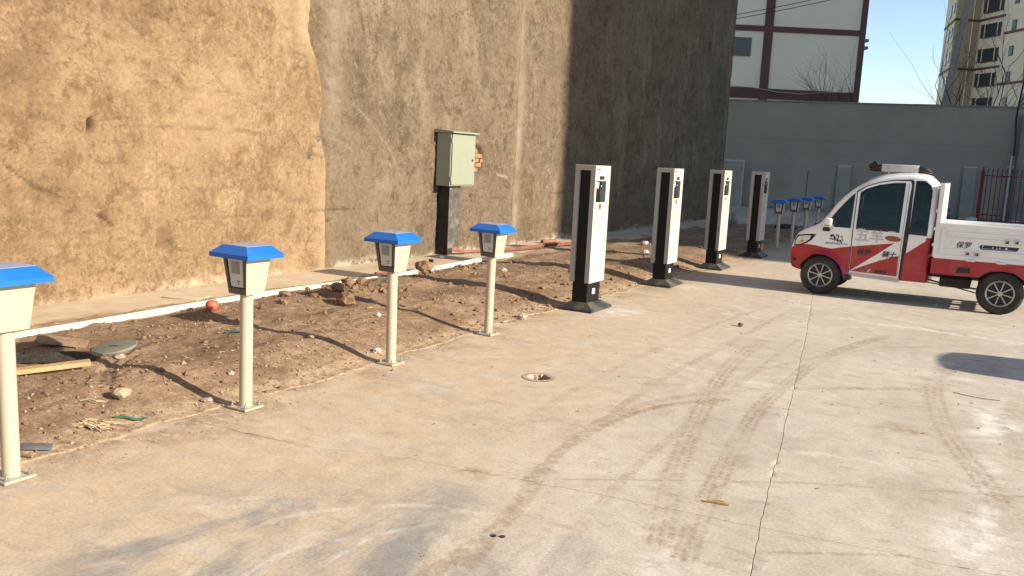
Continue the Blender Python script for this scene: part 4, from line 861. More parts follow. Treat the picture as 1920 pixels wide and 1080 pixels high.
def make_truck():
    T = empty('electric_pickup', (TX, TY, 0))
    IN = inset_pts(SIL, .06)
    arch = [(-1.652, .235), (-1.689, .330), (-1.735, .415), (-1.816, .487), (-1.933, .530), (-2.064, .527), (-2.165, .468), (-2.215, .37), (-2.225, .315)]
    outer = IN[1:-1] + [(-.745, .291), (-.99, .289), (-1.60, .325)] + arch
    qwin = [(-1.885, 1.025), (-1.826, 1.122), (-1.746, 1.228), (-1.682, 1.308), (-1.632, 1.36), (-1.64, .905), (-1.852, .905)]
    dglass = [(-1.545, .985), (-1.53, 1.333), (-1.475, 1.398), (-1.358, 1.455), (-1.256, 1.482), (-1.098, 1.498), (-1.092, .985)]
    rglass = [(-.915, .965), (-.912, 1.505), (-.825, 1.515), (-.775, 1.465), (-.768, .965)]
    qg = [(-1.80, .945), (-1.80, 1.09), (-1.745, 1.165), (-1.70, 1.225), (-1.665, 1.26), (-1.67, .945)]
    door_out = [(-1.604, .331), (-1.602, .9), (-1.603, 1.375), (-1.50, 1.452), (-1.364, 1.503), (-1.194, 1.540), (-1.0, 1.545), (-.985, 1.50), (-1.0, .9), (-1.011, .315)]
    seal = [(-1.615, .328), (-1.615, 1.39), (-1.499, 1.464), (-1.364, 1.516), (-1.194, 1.554), (-.985, 1.566), (-.957, 1.545), (-.945, .9), (-.96, .55), (-.985, .291)]
    for s in (-1, 1):
        sp = patch('side_panel', outer, 0, 'truck_white', T, s, [qg, dglass, rglass])
        patch('door_seal', seal, .002, 'black_plastic', sp, s, [dglass])
        patch('quarter_window_frame', qwin, .004, 'black_gloss', sp, s, [qg]); patch('quarter_window', qg, -.004, 'cab_glass', sp, s, th=0)
        rw = [(-.945, .885), (-.938, 1.553), (-.835, 1.556), (-.765, 1.505), (-.738, 1.435), (-.738, .878)]
        patch('rear_window_frame', rw, .004, 'black_gloss', sp, s, [rglass]); patch('rear_side_window', rglass, -.004, 'cab_glass', sp, s, th=0)
        dr = patch('door', door_out, .007, 'truck_white', T, s, [dglass])
        patch('door_window_frame', [(-1.575, .9), (-1.572, 1.372), (-1.496, 1.425), (-1.361, 1.479), (-1.19, 1.513), (-1.052, 1.522), (-1.056, .893)], .010, 'black_gloss', dr, s, [dglass]); patch('door_window', dglass, .0, 'cab_glass', dr, s, th=0)
        patch('window_trim', [(-1.548, .9), (-1.548, .912), (-1.46, .911), (-1.46, .899)], .0125, 'alloy', dr, s); patch('window_trim', [(-1.19, .896), (-1.19, .907), (-1.10, .906), (-1.10, .895)], .0125, 'alloy', dr, s)
        patch('chrome_strip', [(-1.032, .34), (-1.022, .9), (-1.016, 1.515), (-1.005, 1.515), (-1.011, .9), (-1.02, .34)], .010, 'alloy', dr, s)
        # red paint
        patch('red_flank', [(-2.343, .60), (-2.30, .62), (-2.247, .638), (-2.16, .65), (-2.077, .648), (-1.96, .63), (-1.849, .618), (-1.72, .648), (-1.617, .668), (-1.617, .328)] + [(-1.645, .30), (-1.66, .25)] + arch[1:-1] + [(-2.225, .33), (-2.25, .32), (-2.30, .345), (-2.315, .40), (-2.318, .55)], .003, 'truck_red', sp, s)
        patch('red_door_upper', [(-1.600, .345), (-1.600, .671), (-1.35, .715), (-1.10, .757), (-1.30, .59), (-1.575, .372)], .009, 'truck_red', dr, s)
        patch('red_door_lower', [(-1.59, .352), (-1.42, .44), (-1.259, .518), (-1.13, .57), (-1.034, .604), (-1.034, .338)], .009, 'truck_red', dr, s)
        patch('red_rear_corner', [(-.985, .292), (-.968, .63), (-.85, .725), (-.745, .815), (-.745, .292)], .004, 'truck_red', sp, s)
        patch('sill', [(-1.60, .29), (-1.60, .335), (-1.0, .318), (-1.0, .265)], .010, 'panel_edge', T, s)
        # wheel-arch flare
        fl = [(-2.232, .31), (-2.205, .475), (-2.071, .590), (-1.93, .606), (-1.80, .563), (-1.69, .46), (-1.625, .335), (-1.588, .245)]
        b = MB(); pts_o = [(x - TX, s * (HW + .006), z) for x, z in fl]; arch_i = [arch[8], arch[7], arch[5], arch[4], arch[3], arch[2], arch[1], arch[0]]
        pts_i = [(x - TX, s * (HW + .032), z + .012) for x, z in arch_i]; pts_b = [(x - TX, s * (HW - .06), z + .012) for x, z in arch_i]
        n = len(fl); b.add(pts_o + pts_i + pts_b, [(i, i + 1, n + i + 1, n + i) for i in range(n - 1)] + [(n + i, n + i + 1, 2 * n + i + 1, 2 * n + i) for i in range(n - 1)]); b.build('wheel_arch_flare', 'truck_red', T, True)
        b = MB(); b.prism([(-1.66 - TX, .30), (-1.60 - TX, .31), (-1.578 - TX, .235), (-1.665 - TX, .225)], s * (HW - .15), s * (HW + .028)); b.build('mud_flap', 'black_plastic', T)
        # lamps, mirror, handle
        hl = patch('headlight', [(-2.326, .618), (-2.318, .705), (-2.285, .765), (-2.19, .782), (-2.055, .793), (-2.105, .715), (-2.16, .668), (-2.235, .63)], .006, 'black_gloss', T, s, th=.02)
        patch('headlight_lens', [(-2.312, .635), (-2.305, .70), (-2.272, .75), (-2.19, .765), (-2.115, .768), (-2.14, .715), (-2.18, .68), (-2.24, .648)], .010, 'lamp_clear', hl, s); patch('turn_signal', [(-2.255, .675), (-2.225, .715), (-2.205, .68), (-2.23, .66)], .0125, 'amber', hl, s)
        patch('fog_lamp', [(-2.33, .415), (-2.33, .455), (-2.285, .462), (-2.28, .425)], .008, 'black_gloss', T, s)
        b = MB(); b.box(-.045, .045, -.035, .035, -.055, .055, 0, .022); b.move(Matrix.Translation((-1.905 - TX, s * (HW + .10), .965)) @ Matrix.Rotation(R(12), 4, 'Y')); mr = b.build('wing_mirror', 'truck_white', T, True)
        b = MB(); b.box(-.052, .04, -.03, .03, -.028, .025, 0, .018); b.move(Matrix.Translation((-1.915 - TX, s * (HW + .095), .875))); b.build('mirror_base', 'black_plastic', mr, True)
        b = MB(); b.tube([(-1.90 - TX, s * (HW - .01), .87), (-1.91 - TX, s * (HW + .08), .885)], .014, 8); b.build('mirror_arm', 'black_plastic', mr)
        b = MB(); b.box(-.04, .04, -.002, .002, -.006, .006); b.move(Matrix.Translation((-1.905 - TX, s * (HW + .1365), .925))); b.build('mirror_repeater', 'amber', mr)
        b = MB(); a0 = len(b.v); b.lathe([(.0001, -.094), (.016, -.085), (.028, -.05), (.034, 0), (.03, .05), (.017, .085), (.0001, .094)], 16, 'X', closed=False); b.move(Matrix.Translation((-1.122 - TX, s * (HW + .012), .812)) @ Matrix.Diagonal((1, .5, 1, 1)) @ Matrix.Rotation(R(4), 4, 'Y')); hd = b.build('door_handle', 'handle_brown', dr, True)
    # wrap
    skin('front_bumper', 0, 4, 'truck_red', T); skin('bonnet', 4, 10, 'truck_white', T); skin('windscreen_pillars', 10, 16, 'truck_white', T, sag=-.0, ny=2)
    skin('roof', 16, 22, 'truck_white', T, sag=.03); skin('cab_back', 22, 27, 'truck_white', T); skin('cab_back_lower', 27, 29, 'truck_red', T)
    # the windscreen proper replaces the middle of its pillars
    o = [c_ for c_ in T.children if c_.name.startswith('windscreen_pillars')][0]
    for s in (-1, 1):
        me = o.data.copy(); bm = bmesh.new(); bm.from_mesh(me); bmesh.ops.delete(bm, geom=[f for f in bm.faces if min(abs(v.co.y) for v in f.verts) < .2 or f.calc_center_median().y * s < 0], context='FACES'); bm.to_mesh(me); bm.free()
        q = bpy.data.objects.new('windscreen_pillar', me); COL.objects.link(q); q.parent = T
    bpy.data.objects.remove(o)
    skin('windscreen', 10, 16, 'cab_glass', T, margin=.055, sag=.02)
    b = MB(); b.tube([(-1.99 - TX, -.3, 1.02), (-1.92 - TX, -.05, 1.13), (-1.90 - TX, .05, 1.15)], .008, 6); b.box(-2.05 - TX, -1.97 - TX, -.42, .42, .935, .965, 0, .01); b.build('wiper', 'black_plastic', T)
    # interior
    b = MB(); b.box(-2.2 - TX, -.70 - TX, -.47, .47, .30, .36); b.box(-2.12 - TX, -1.88 - TX, -.44, .44, .55, .93, 0, .03); b.build('dashboard', 'interior', T)
    b = MB(); b.box(-1.35 - TX, -.92 - TX, -.40, .40, .36, .66, 0, .04); a0 = len(b.v); b.box(-.06, .06, -.38, .38, 0, .42, 0, .04); b.move(Matrix.Translation((-.95 - TX, 0, .62)) @ Matrix.Rotation(R(12), 4, 'Y'), a0); b.build('seat', 'interior', T)
    b = MB(); ring = [(math.cos(a) * .16, math.sin(a) * .16, 0) for a in np.linspace(0, 2 * math.pi, 25)]; b.tube(ring, .013, 8); b.cyl((0, 0, 0), (0, 0, -.28), .02, n=8); b.box(-.15, .15, -.015, .015, -.008, .008); b.move(Matrix.Translation((-1.66 - TX, -.2, .97)) @ Matrix.Rotation(R(-55), 4, 'Y')); b.build('steering_wheel', 'interior', T)
    # chassis
    b = MB()
    for s in (-1, 1): b.box(-.72 - TX, .80 - TX, s * .25 - .03, s * .25 + .03, .36, .44)
    for x in (-.6, -.15, .3, .75): b.box(x - .03 - TX, x + .03 - TX, -.45, .45, .38, .43)
    b.box(-.55 - TX, -.2 - TX, -.35, .35, .25, .37, 0, .02); b.tube([(-.70 - TX, -.38, .33), (-.45 - TX, -.42, .29), (-.2 - TX, -.40, .275), (0 - TX, -.3, .25)], .012, 6); b.tube([(-.70 - TX, -.44, .30), (-.35 - TX, -.46, .27), (-.12 - TX, -.42, .22)], .008, 6); b.build('chassis', 'chassis', T)
    b = MB(); b.cyl((.128 - TX, -.45, .255), (.128 - TX, .45, .255), .03, n=12); b.cyl((.128 - TX, .1, .255), (.128 - TX, -.1, .255), .09, n=16); b.build('rear_axle', 'chassis', T)
    b = MB(); b.cyl((-1.957 - TX, -.45, .255), (-1.957 - TX, .45, .255), .025, n=12); b.build('front_axle', 'chassis', T)
    b = MB()
    for s in (-1, 1):
        b.box(-2.23 - TX, -1.66 - TX, s * .28 - .01, s * .28 + .01, .30, .60); 
        arcp = [(x - TX, z + .014) for x, z in arch]; v = [(x, s * (HW - .012), z) for x, z in arcp] + [(x, s * .28, z) for x, z in arcp]; n = len(arcp); b.add(v, [(i, i + 1, n + i + 1, n + i) for i in range(n - 1)])
    b.build('inner_fender', 'black_plastic', T)
    # wheels
    def wheel(x, s):
        r = .257; c_ = (x - TX, s * (HW - .045), r)
        b = MB(); pr = [(.158, -.062), (.175, -.07), (.215, -.074), (.240, -.066), (.252, -.05), (r, -.03), (r, -.014), (r - .008, -.012), (r - .008, -.006), (r, -.004), (r, .004), (r - .008, .006), (r - .008, .012), (r, .014), (r, .03), (.252, .05), (.240, .066), (.215, .074), (.175, .07), (.158, .062)]
        b.lathe(pr, 44, 'Y'); b.move(c_); ty = b.build('tyre', 'rubber', None, True)
        w_ = bpy.data.objects.new('wheel', None); COL.objects.link(w_); w_.parent = T; ty.parent = w_
        b = MB(); b.lathe([(.158, -.062), (.150, -.066), (.142, -.060), (.136, -.03), (.136, .06), (.15, .062), (.158, .055)], 44, 'Y'); 
        if s > 0: b.move(Matrix.Diagonal((1, -1, 1, 1)))
        b.move(c_); b.build('rim', 'alloy', w_, True)
        b = MB(); b.cyl((c_[0], c_[1] + s * .015, r), (c_[0], c_[1] + s * .01, r), .137, n=32); b.build('brake_drum', 'black_plastic', w_)
        b = MB(); n0 = 0
        for k in range(8):
            a0 = len(b.v); b.prism([(.030, -.006), (.14, -.012), (.142, .002), (.034, .005)], s * .035, s * .052, 'Y'); b.move(Matrix.Rotation(k * math.pi / 4 + .2, 4, 'Y'), a0)
        b.move(c_); b.build('spokes', 'alloy', w_)
        b = MB(); b.lathe([(.0001, s * .060), (.03, s * .058), (.036, s * .05), (.036, s * .03), (.0001, s * .03)], 20, 'Y', closed=False); b.move(c_); b.build('hub_cap', 'alloy', w_, True)
        return w_
    for x in (-1.957, .128):
        for s in (-1, 1): wheel(x, s)
    # cargo bed
    x0, x1 = -.635, .86; bz0, bz1 = .625, 1.03
    b = MB(); b.box(x0 - TX, x1 - TX, -.53, .53, .60, .622); b.build('bed_floor', 'panel_edge', T)
    for s in (-1, 1):
        b = MB(); ya, yb = sorted((s * .535, s * .512)); b.box(x0 + .03 - TX, x1 - TX, ya, yb, bz0, bz1)
        sd = b.build('bed_side', 'truck_white', T)
        for z, h in ((.66, .012), (.74, .012), (.885, .012), (.95, .014)):
            b = MB(); ya, yb = sorted((s * .5352, s * .546)); b.box(x0 + .12 - TX, x1 - .04 - TX, ya, yb, z - h, z + h, 0, .004); b.build('rib', 'truck_white', sd)
        b = MB(); ya, yb = sorted((s * .555, s * .50)); b.box(x0 + .02 - TX, x1 + .01 - TX, ya, yb, bz1 + .001, bz1 + .03, 0, .008); b.build('top_rail', 'truck_white', sd)
        for xx in (x0 + .075, x1 - .05):
            b = MB(); ya, yb = sorted((s * .5355, s * .551)); b.box(xx - .02 - TX, xx + .02 - TX, ya, yb, bz0 + .04, bz1 - .045, 0, .003); b.build('stake', 'truck_white', sd)
        for xx in (-.23, .10, .5):
            b = MB(); ya, yb = sorted((s * .5355, s * .556)); b.box(xx - .05 - TX, xx + .05 - TX, ya, yb, .612, .634, 0, .004); b.build('hinge', 'truck_white', sd)
        # red under-frame with arch for the wheel
        pf = [(-.655, .422), (-.115, .425), (-.06, .478), (.0, .515), (.128, .53), (.25, .515), (.31, .48), (.37, .43), (.86, .43), (.86, .618), (-.655, .618)]
        b = MB(); ya, yb = sorted((s * .532, s * .50)); b.prism([(x - TX, z) for x, z in pf], ya, yb); fr = b.build('red_skirt', 'truck_red', T)
        b = MB(); ya, yb = sorted((s * .5325, s * .53)); b.prism([(-.376 - TX, .455), (-.358 - TX, .53), (-.225 - TX, .535), (-.215 - TX, .468)], ya, yb); b.build('skirt_opening', 'chassis', fr)
        b = MB(); ya, yb = sorted((s * .50, s * .30)); 
        ar = [(-.115, .36), (-.10, .45), (-.03, .52), (.128, .55), (.28, .52), (.36, .45), (.38, .36)]; n = len(ar)
        b.add([(x - TX, ya, z) for x, z in ar] + [(x - TX, yb, z) for x, z in ar], [(i, i + 1, n + i + 1, n + i) for i in range(n - 1)]); b.build('rear_mudguard', 'chassis', T)
    b = MB(); b.box(x1 - TX, x1 + .025 - TX, -.53, .53, bz0, bz1 + .02, 0, .004); b.build('tailgate', 'truck_white', T)
    # headboard behind the cab
    b = MB(); b.box(-.642 - TX, -.612 - TX, -.50, .50, .63, 1.53, 0, .006); hb = b.build('headboard', 'truck_white', T)
    for s in (-1, 1):
        b = MB(); ya, yb = sorted((s * .50, s * .535)); b.box(-.655 - TX, -.60 - TX, ya, yb, .63, 1.545, 0, .006); b.build('headboard_post', 'truck_white', hb)
        b = MB(); ya, yb = sorted((s * .52, s * .537)); b.box(-.664 - TX, -.6555 - TX, ya, yb, .63, .72); b.build('rust_patch', 'rust', hb)
        b = MB(); b.cyl((-.665 - TX, s * .515, 1.49), (-.655 - TX, s * .515, 1.49), .014, n=10); b.build('bolt', 'rust', hb)
        for z in (.78, .98, 1.2): b = MB(); b.box(-.672 - TX, -.655 - TX, min(s * .49, s * .53), max(s * .49, s * .53), z - .02, z + .02, 0, .004); b.build('bracket', 'truck_white', hb)
    # roof pod
    rp = empty('roof_pod', (0, 0, 0)); rp.parent = T
    for o_ in ('label', 'category'):
        if o_ in rp: del rp[o_]
    def pod(xa, xb, sa, sb, nm, m):
        b = MB(); pr = []; N = 10
        for k in range(N + 1):
            u = k / N; w_ = sa + (sb - sa) * u ** 1.6 if sa < sb else sb + (sa - sb) * (1 - u) ** .6; pr.append((xa + (xb - xa) * u, w_))
        rows = []
        for x, w_ in pr:
            for a in np.linspace(0, 2 * math.pi, 25)[:-1]:
                cx, cz = math.copysign(abs(math.cos(a)) ** .6, math.cos(a)), math.copysign(abs(math.sin(a)) ** .6, math.sin(a)); rows.append((x - TX, cx * .11 * (.35 + .65 * w_), 1.665 + .02 + (cz * .05 * w_) + (1 - w_) * -.02))
        b.add(rows, [(i * 24 + j, i * 24 + (j + 1) % 24, (i + 1) * 24 + (j + 1) % 24, (i + 1) * 24 + j) for i in range(N) for j in range(24)] + [tuple(range(24)), tuple(range(N * 24, N * 24 + 24))]); return b.build(nm, m, rp, True)
    b = MB(); b.box(-1.40 - TX, -.95 - TX, -.115, .115, 1.648, 1.748, 0, .018); b.build('pod_body', 'bag_white', rp, True)
    for xa, xb in ((-1.402, -1.55), (-.948, -.80)):
        b = MB(); N = 8; rows = []
        for k in range(N + 1):
            u = k / N; hz = .050 * (1 - .75 * u ** 2.0); zc = 1.698 - .030 * u ** 2
            for a in np.linspace(0, 2 * math.pi, 21)[:-1]:
                cx, cz = math.copysign(abs(math.cos(a)) ** .5, math.cos(a)), math.copysign(abs(math.sin(a)) ** .5, math.sin(a)); rows.append((xa + (xb - xa) * u - TX, cx * .115 * (1 - .35 * u ** 2), zc + cz * hz))
        b.add(rows, [(i * 20 + j, i * 20 + (j + 1) % 20, (i + 1) * 20 + (j + 1) % 20, (i + 1) * 20 + j) for i in range(N) for j in range(20)] + [tuple(range(20)), tuple(range(N * 20, N * 20 + 20))]); b.build('pod_end', 'black_plastic', rp, True)
    for xx in (-1.30, -1.03):
        for yy in (-.09, .09): b = MB(); b.box(xx - .03 - TX, xx + .03 - TX, yy - .015, yy + .015, 1.60, 1.612, 0, .003); b.box(xx - .012 - TX, xx + .012 - TX, yy - .012, yy + .012, 1.61, 1.65); b.build('pod_foot', 'bag_white', rp)
    b = MB(); b.box(-.05, .04, -.035, .035, -.03, .035, 0, .01); b.cyl((-.05, 0, .0), (-.075, 0, .0), .028, n=14); b.box(-.02, .02, -.02, .02, .033, .05); b.move(Matrix.Translation((-1.49 - TX, -.02, 1.735)) @ Matrix.Rotation(R(-20), 4, 'Y')); b.build('horn', 'black_plastic', rp)
    return T
truck = make_truck(); tag(truck, 'small red and white electric pickup parked facing the charging piles', 'pickup', 'small red and white pickups')
truck2 = copy_tree(truck); truck2.location = (TX + 4.83, 8.62, 0); 
for c_ in [q for q in truck2.children if q.name.startswith('roof_pod')]:
    for q in list(c_.children): bpy.data.objects.remove(q)
    bpy.data.objects.remove(c_)
tag(truck2, 'second red and white pickup just outside the right edge, its shadow reaching in', 'pickup', 'small red and white pickups')
# lettering and emblem on the near side of the first truck
def door_text(body, x, z, size, m, parent_name, shear=.0, off=.0, sx=1.0, y=HW + .0165, name='lettering', bold=0.0):
    par = [c_ for c_ in truck.children if c_.name.split('.')[0] == parent_name][0]
    o = text_mesh(name, body, size, m, par, shear, off, .0006, sx, bold); o.matrix_local = Matrix.Translation((x - TX, -y, z)) @ FACE_NY; return o
door_text('保罗', -1.45, .607, .085, 'print_dark', 'door', .2, 0, y=HW + .0165, bold=.0016); door_text('骑士', -1.15, .602, .085, 'print_dark', 'door', .2, 0, bold=.0016)
door_text('五羊', -1.40, .812, .165, 'grey_print', 'door', 0, 0, 1.05, y=HW + .0085, bold=.005)
door_text('BIKE', -1.235, .374, .055, 'print_dark', 'door', .35, .002, 1.25, y=HW + .0155); door_text('E', -1.37, .378, .05, 'grey_print', 'door', .35, .002, 1.3, y=HW + .0155)
for k in range(7):
    for x_, sg in ((-1.40, -1), (-1.15, 1)):
        o = door_text('/', x_ + sg * k * .012, .372, .045, 'print_grey', 'door', .4, 0, y=HW + .0145, name='speed_line')
door_text('保罗', -.325, .80, .085, 'print_dark', 'bed_side', .2, 0, y=.5365, bold=.0016)
sp = [c_ for c_ in truck.children if c_.name.split('.')[0] == 'side_panel'][0]
bs = [c_ for c_ in truck.children if c_.name.split('.')[0] == 'bed_side'][0]
em = MB()   # black rider-on-horse emblem
for pl_ in [[(-1.8849, 0.7887), (-1.8714, 0.8029), (-1.8524, 0.8097), (-1.8342, 0.8009), (-1.8202, 0.784), (-1.8108, 0.764), (-1.8022, 0.7518), (-1.8131, 0.7379), (-1.8324, 0.7335), (-1.8408, 0.7432), (-1.8347, 0.7567), (-1.8365, 0.7747), (-1.8449, 0.7844), (-1.8574, 0.7859), (-1.8615, 0.7778), (-1.8526, 0.7629), (-1.8572, 0.7599), (-1.8678, 0.7668), (-1.8765, 0.779)] , [(-1.8911, 0.7517), (-1.884, 0.755), (-1.8638, 0.7515), (-1.8386, 0.746), (-1.8375, 0.7357), (-1.8576, 0.7391), (-1.8881, 0.7468)] , [(-1.839, 0.7134), (-1.8085, 0.7409), (-1.7985, 0.7392), (-1.8306, 0.7155)] , [(-1.8026, 0.731), (-1.7941, 0.7448), (-1.7817, 0.7433), (-1.7685, 0.7341), (-1.771, 0.7105), (-1.7756, 0.7075), (-1.7866, 0.7195)] , [(-1.7663, 0.7369), (-1.7571, 0.7429), (-1.7397, 0.7406), (-1.7337, 0.7294), (-1.7324, 0.7166), (-1.7214, 0.7047), (-1.7307, 0.6999), (-1.7443, 0.7129), (-1.7626, 0.7242)] , [(-1.7353, 0.7448), (-1.7242, 0.7562), (-1.7147, 0.7467), (-1.7126, 0.7262), (-1.7194, 0.7204), (-1.7197, 0.7359), (-1.728, 0.7455)] , [(-1.7998, 0.752), (-1.7862, 0.7636), (-1.7775, 0.7748), (-1.7856, 0.7818), (-1.7739, 0.788), (-1.7685, 0.7833), (-1.761, 0.7814), (-1.7694, 0.7677), (-1.7784, 0.7591), (-1.7719, 0.7441), (-1.7885, 0.7375)] , [(-1.8126, 0.8067), (-1.774, 0.8126), (-1.7716, 0.7895), (-1.7812, 0.7874), (-1.7829, 0.8041), (-1.8093, 0.7979)] , [(-1.7511, 0.7926), (-1.7406, 0.7974), (-1.7256, 0.7936), (-1.7248, 0.7742), (-1.7345, 0.7617), (-1.7461, 0.7672)] ,]: em.prism([(x - TX, z) for x, z in pl_], -(HW + .0036), -(HW + .0002))
em = em.build('emblem', 'print_dark', sp)
b = MB(); b.prism([(x - TX, z) for x, z in [(-1.7445, 0.788), (-1.7324, 0.7891), (-1.7322, 0.7749), (-1.7365, 0.7693), (-1.7419, 0.774)]], -(HW + .0044), -(HW + .0037)); b.build('emblem_shield', 'truck_white', em)
b = MB(); b.prism([(x - TX, z) for x, z in [(-1.8069, 0.7981), (-1.784, 0.8027), (-1.7826, 0.7886), (-1.8031, 0.7855)]], -(HW + .0044), -(HW + .0002)); b.build('emblem_flag', 'straw', em)
b = MB(); rr_ = random.Random(4); x_ = -1.935
while x_ < -1.66: w_ = rr_.uniform(.004, .011); b.box(x_ - TX, x_ + w_ - TX, -(HW + .0032), -(HW + .0002), .690 - rr_.uniform(.002, .008), .697 + rr_.uniform(0, .007)); x_ += w_ + .005
b.box(-1.946 - TX, -1.743 - TX, -(HW + .0032), -(HW + .0002), .6775, .6805); b.build('fine_print', 'print_grey', sp)
# bed side reflectors and stripe
for x_, z_ in ((.13, .883), (.229, .888), (-.273, .706), (-.172, .707)):
    b = MB(); b.box(x_ - .032 - TX, x_ + .032 - TX, -.5495, -.5465, z_ - .032, z_ + .032, 0, .002); q = b.build('reflector_plate', 'label_white', bs)
    b = MB(); b.prism([(x_ - .02 - TX, z_ - .02), (x_ + .02 - TX, z_ - .02), (x_ + .02 - TX, z_ + .02)], -.5508, -.5497); b.build('black_triangle', 'print_dark', q)
    b = MB(); b.prism([(x_ - .02 - TX, z_ - .018), (x_ + .018 - TX, z_ + .02), (x_ - .02 - TX, z_ + .02)], -.5508, -.5497); b.build('yellow_triangle', 'straw', q)
b = MB(); b.prism([(-.155 - TX, .80), (-.14 - TX, .826), (.268 - TX, .824), (.245 - TX, .776), (-.135 - TX, .770)], -.5375, -.5352); st_ = b.build('navy_stripe', 'navy', bs)
b = MB()
for x_, w_ in ((-.015, .012), (.03, .006), (.055, .008), (.068, .005), (.12, .018), (.135, .01)): b.box(x_ - TX, x_ + w_ - TX, -.5384, -.5376, .793, .811)
b.box(-.13 - TX, .262 - TX, -.5384, -.5376, .783, .786); b.prism([(-.125 - TX, .80), (-.118 - TX, .824), (-.108 - TX, .824), (-.117 - TX, .80)], -.5384, -.5376); b.build('stripe_marks', 'label_white', st_)
# ================================================================== BACKGROUND
# ---- grey boundary wall
WA, WB = Vector((-10.6, 36.9)), Vector((4.5, 40.07)); wd = (WB - WA).normalized(); wrz = math.atan2(wd.y, wd.x)
gw = empty('boundary_wall', (-3.0, 38.5, 0), wrz, 'long grey painted boundary wall at the back of the yard', 'wall')
b = MB(); b.box(-10.5, 7.5, 0, .24, -.1, 4.44); b.build('wall_face', 'wall_grey', gw)
b = MB()
for k in range(9): b.box(-10.55 + k * 2.02, -8.54 + k * 2.02, -.04, .28, 4.441, 4.50 + .006 * (k % 2), 0, .008)
b.build('coping', 'coping', gw)
b = MB(); b.box(-10.5, 7.5, -.03, -.001, 0, .10); b.build('skirting', 'coping', gw)
b = MB(); b.box(-10.5, 7.5, -.012, -.001, 2.93, 2.95); b.build('render_joint', 'wall_grey', gw)
def wy(x, off=0): return 38.5 + (x + 3.0) * math.tan(wrz) - off
# pier and cable at the right end
b = MB(); b.box(-.22, .22, -.22, .22, 0, 4.2, 0, .01); o = b.build('wall_pier', 'coping'); o.location = (.62, wy(.62, .25), 0); tag(o, 'weathered concrete pier against the boundary wall behind the red fence', 'pier')
cb = MB(); cb.tube([(.55, wy(.5, .5), 6.2), (.28, wy(.3, .5), 5.6), (.20, wy(.2, .5), 4.6), (.17, wy(.2, .5), 4.0), (.24, wy(.2, .5), 3.2), (.26, wy(.2, .5), 2.6)], .035, 8); tag(cb.build('black_cable', 'cable_black', None, True), 'thick black cable hanging down the right end of the boundary wall', 'cable')
b = MB(); b.cyl((0, 0, 0), (0, 0, 2.6), .035, n=10); b.box(-.12, .12, -.02, .02, 2.15, 2.19); o = b.build('steel_conduit', 'panel_edge', None, True); o.location = (.20, wy(.2, .45), 0); tag(o, 'thin grey steel conduit standing against the wall behind the red fence', 'conduit')
# leaning boards and sheet
def leaning(x, w_, h_, label, m='panel_grey', edge=None, tilt=4):
    e = empty('leaning_board', (x, wy(x, .22), 0), wrz, label, 'board')
    b = MB(); b.box(-w_ / 2, w_ / 2, -.02, .02, 0, h_, 0, .004); b.move(Matrix.Rotation(R(-tilt), 4, 'X')); b.build('board', m, e)
    b = MB(); b.box(-w_ / 2 - .01, w_ / 2 + .01, -.028, .028, h_ - .03, h_ + .012); b.move(Matrix.Rotation(R(-tilt), 4, 'X')); b.build('edge_strip', 'panel_edge', e); return e
leaning(-5.72, .52, 1.92, 'tall narrow grey board leaning on the boundary wall behind the truck nose')
leaning(-1.15, .48, 2.1, 'grey board leaning on the boundary wall beside the red fence')
e = empty('metal_sheet_panel', (-10.05, wy(-10.05, .3), 0), wrz, 'grey sheet panel with pale edges where the boundary wall meets the tall building', 'panel')
b = MB(); b.box(-.45, .42, -.02, .02, 0, 1.95, 0, .004); b.build('sheet', 'panel_grey', e)
b = MB(); b.box(-.46, .43, -.032, -.021, 1.90, 1.96); b.box(.39, .43, -.032, -.021, 0, 1.899); b.build('edge_frame', 'panel_edge', e)
b = MB(); b.cyl((0, 0, 0), (0, 0, 1.65), .018, n=8); o = b.build('thin_rod', 'frame_dark'); o.location = (-6.95, 36.6, 0); tag(o, 'thin dark rod standing upright behind the far blue posts', 'rod')
b = MB()
for y0, n in ((0, 1),): b.box(-1.6, 1.6, -.12, .12, 0, .10, 0, .01)
o = b.build('kerb_piece', 'coping'); o.location = (-7.6, wy(-7.6, .25), 0); o.rotation_euler.z = wrz; tag(o, 'low concrete kerb at the foot of the boundary wall behind the far posts', 'kerb')
# tyre lying on the dirt
b = MB(); pr = [(.16, -.075), (.19, -.09), (.25, -.092), (.28, -.07), (.287, -.03), (.287, .03), (.28, .07), (.25, .092), (.19, .09), (.16, .075)]; b.lathe(pr, 36, 'Z'); o = b.build('discarded_tyre', 'rubber', None, True); o.location = (-4.78, 23.0, .11); o.rotation_euler = (R(3), 0, 0); tag(o, 'worn black tyre lying flat on the dirt behind the far posts', 'tyre')
rock('dirt_clod', (-4.95, 21.3, .03), .10, 'brick_orange', 'orange brick lump on the dirt in front of the old tyre', 'brick', 33, .7)
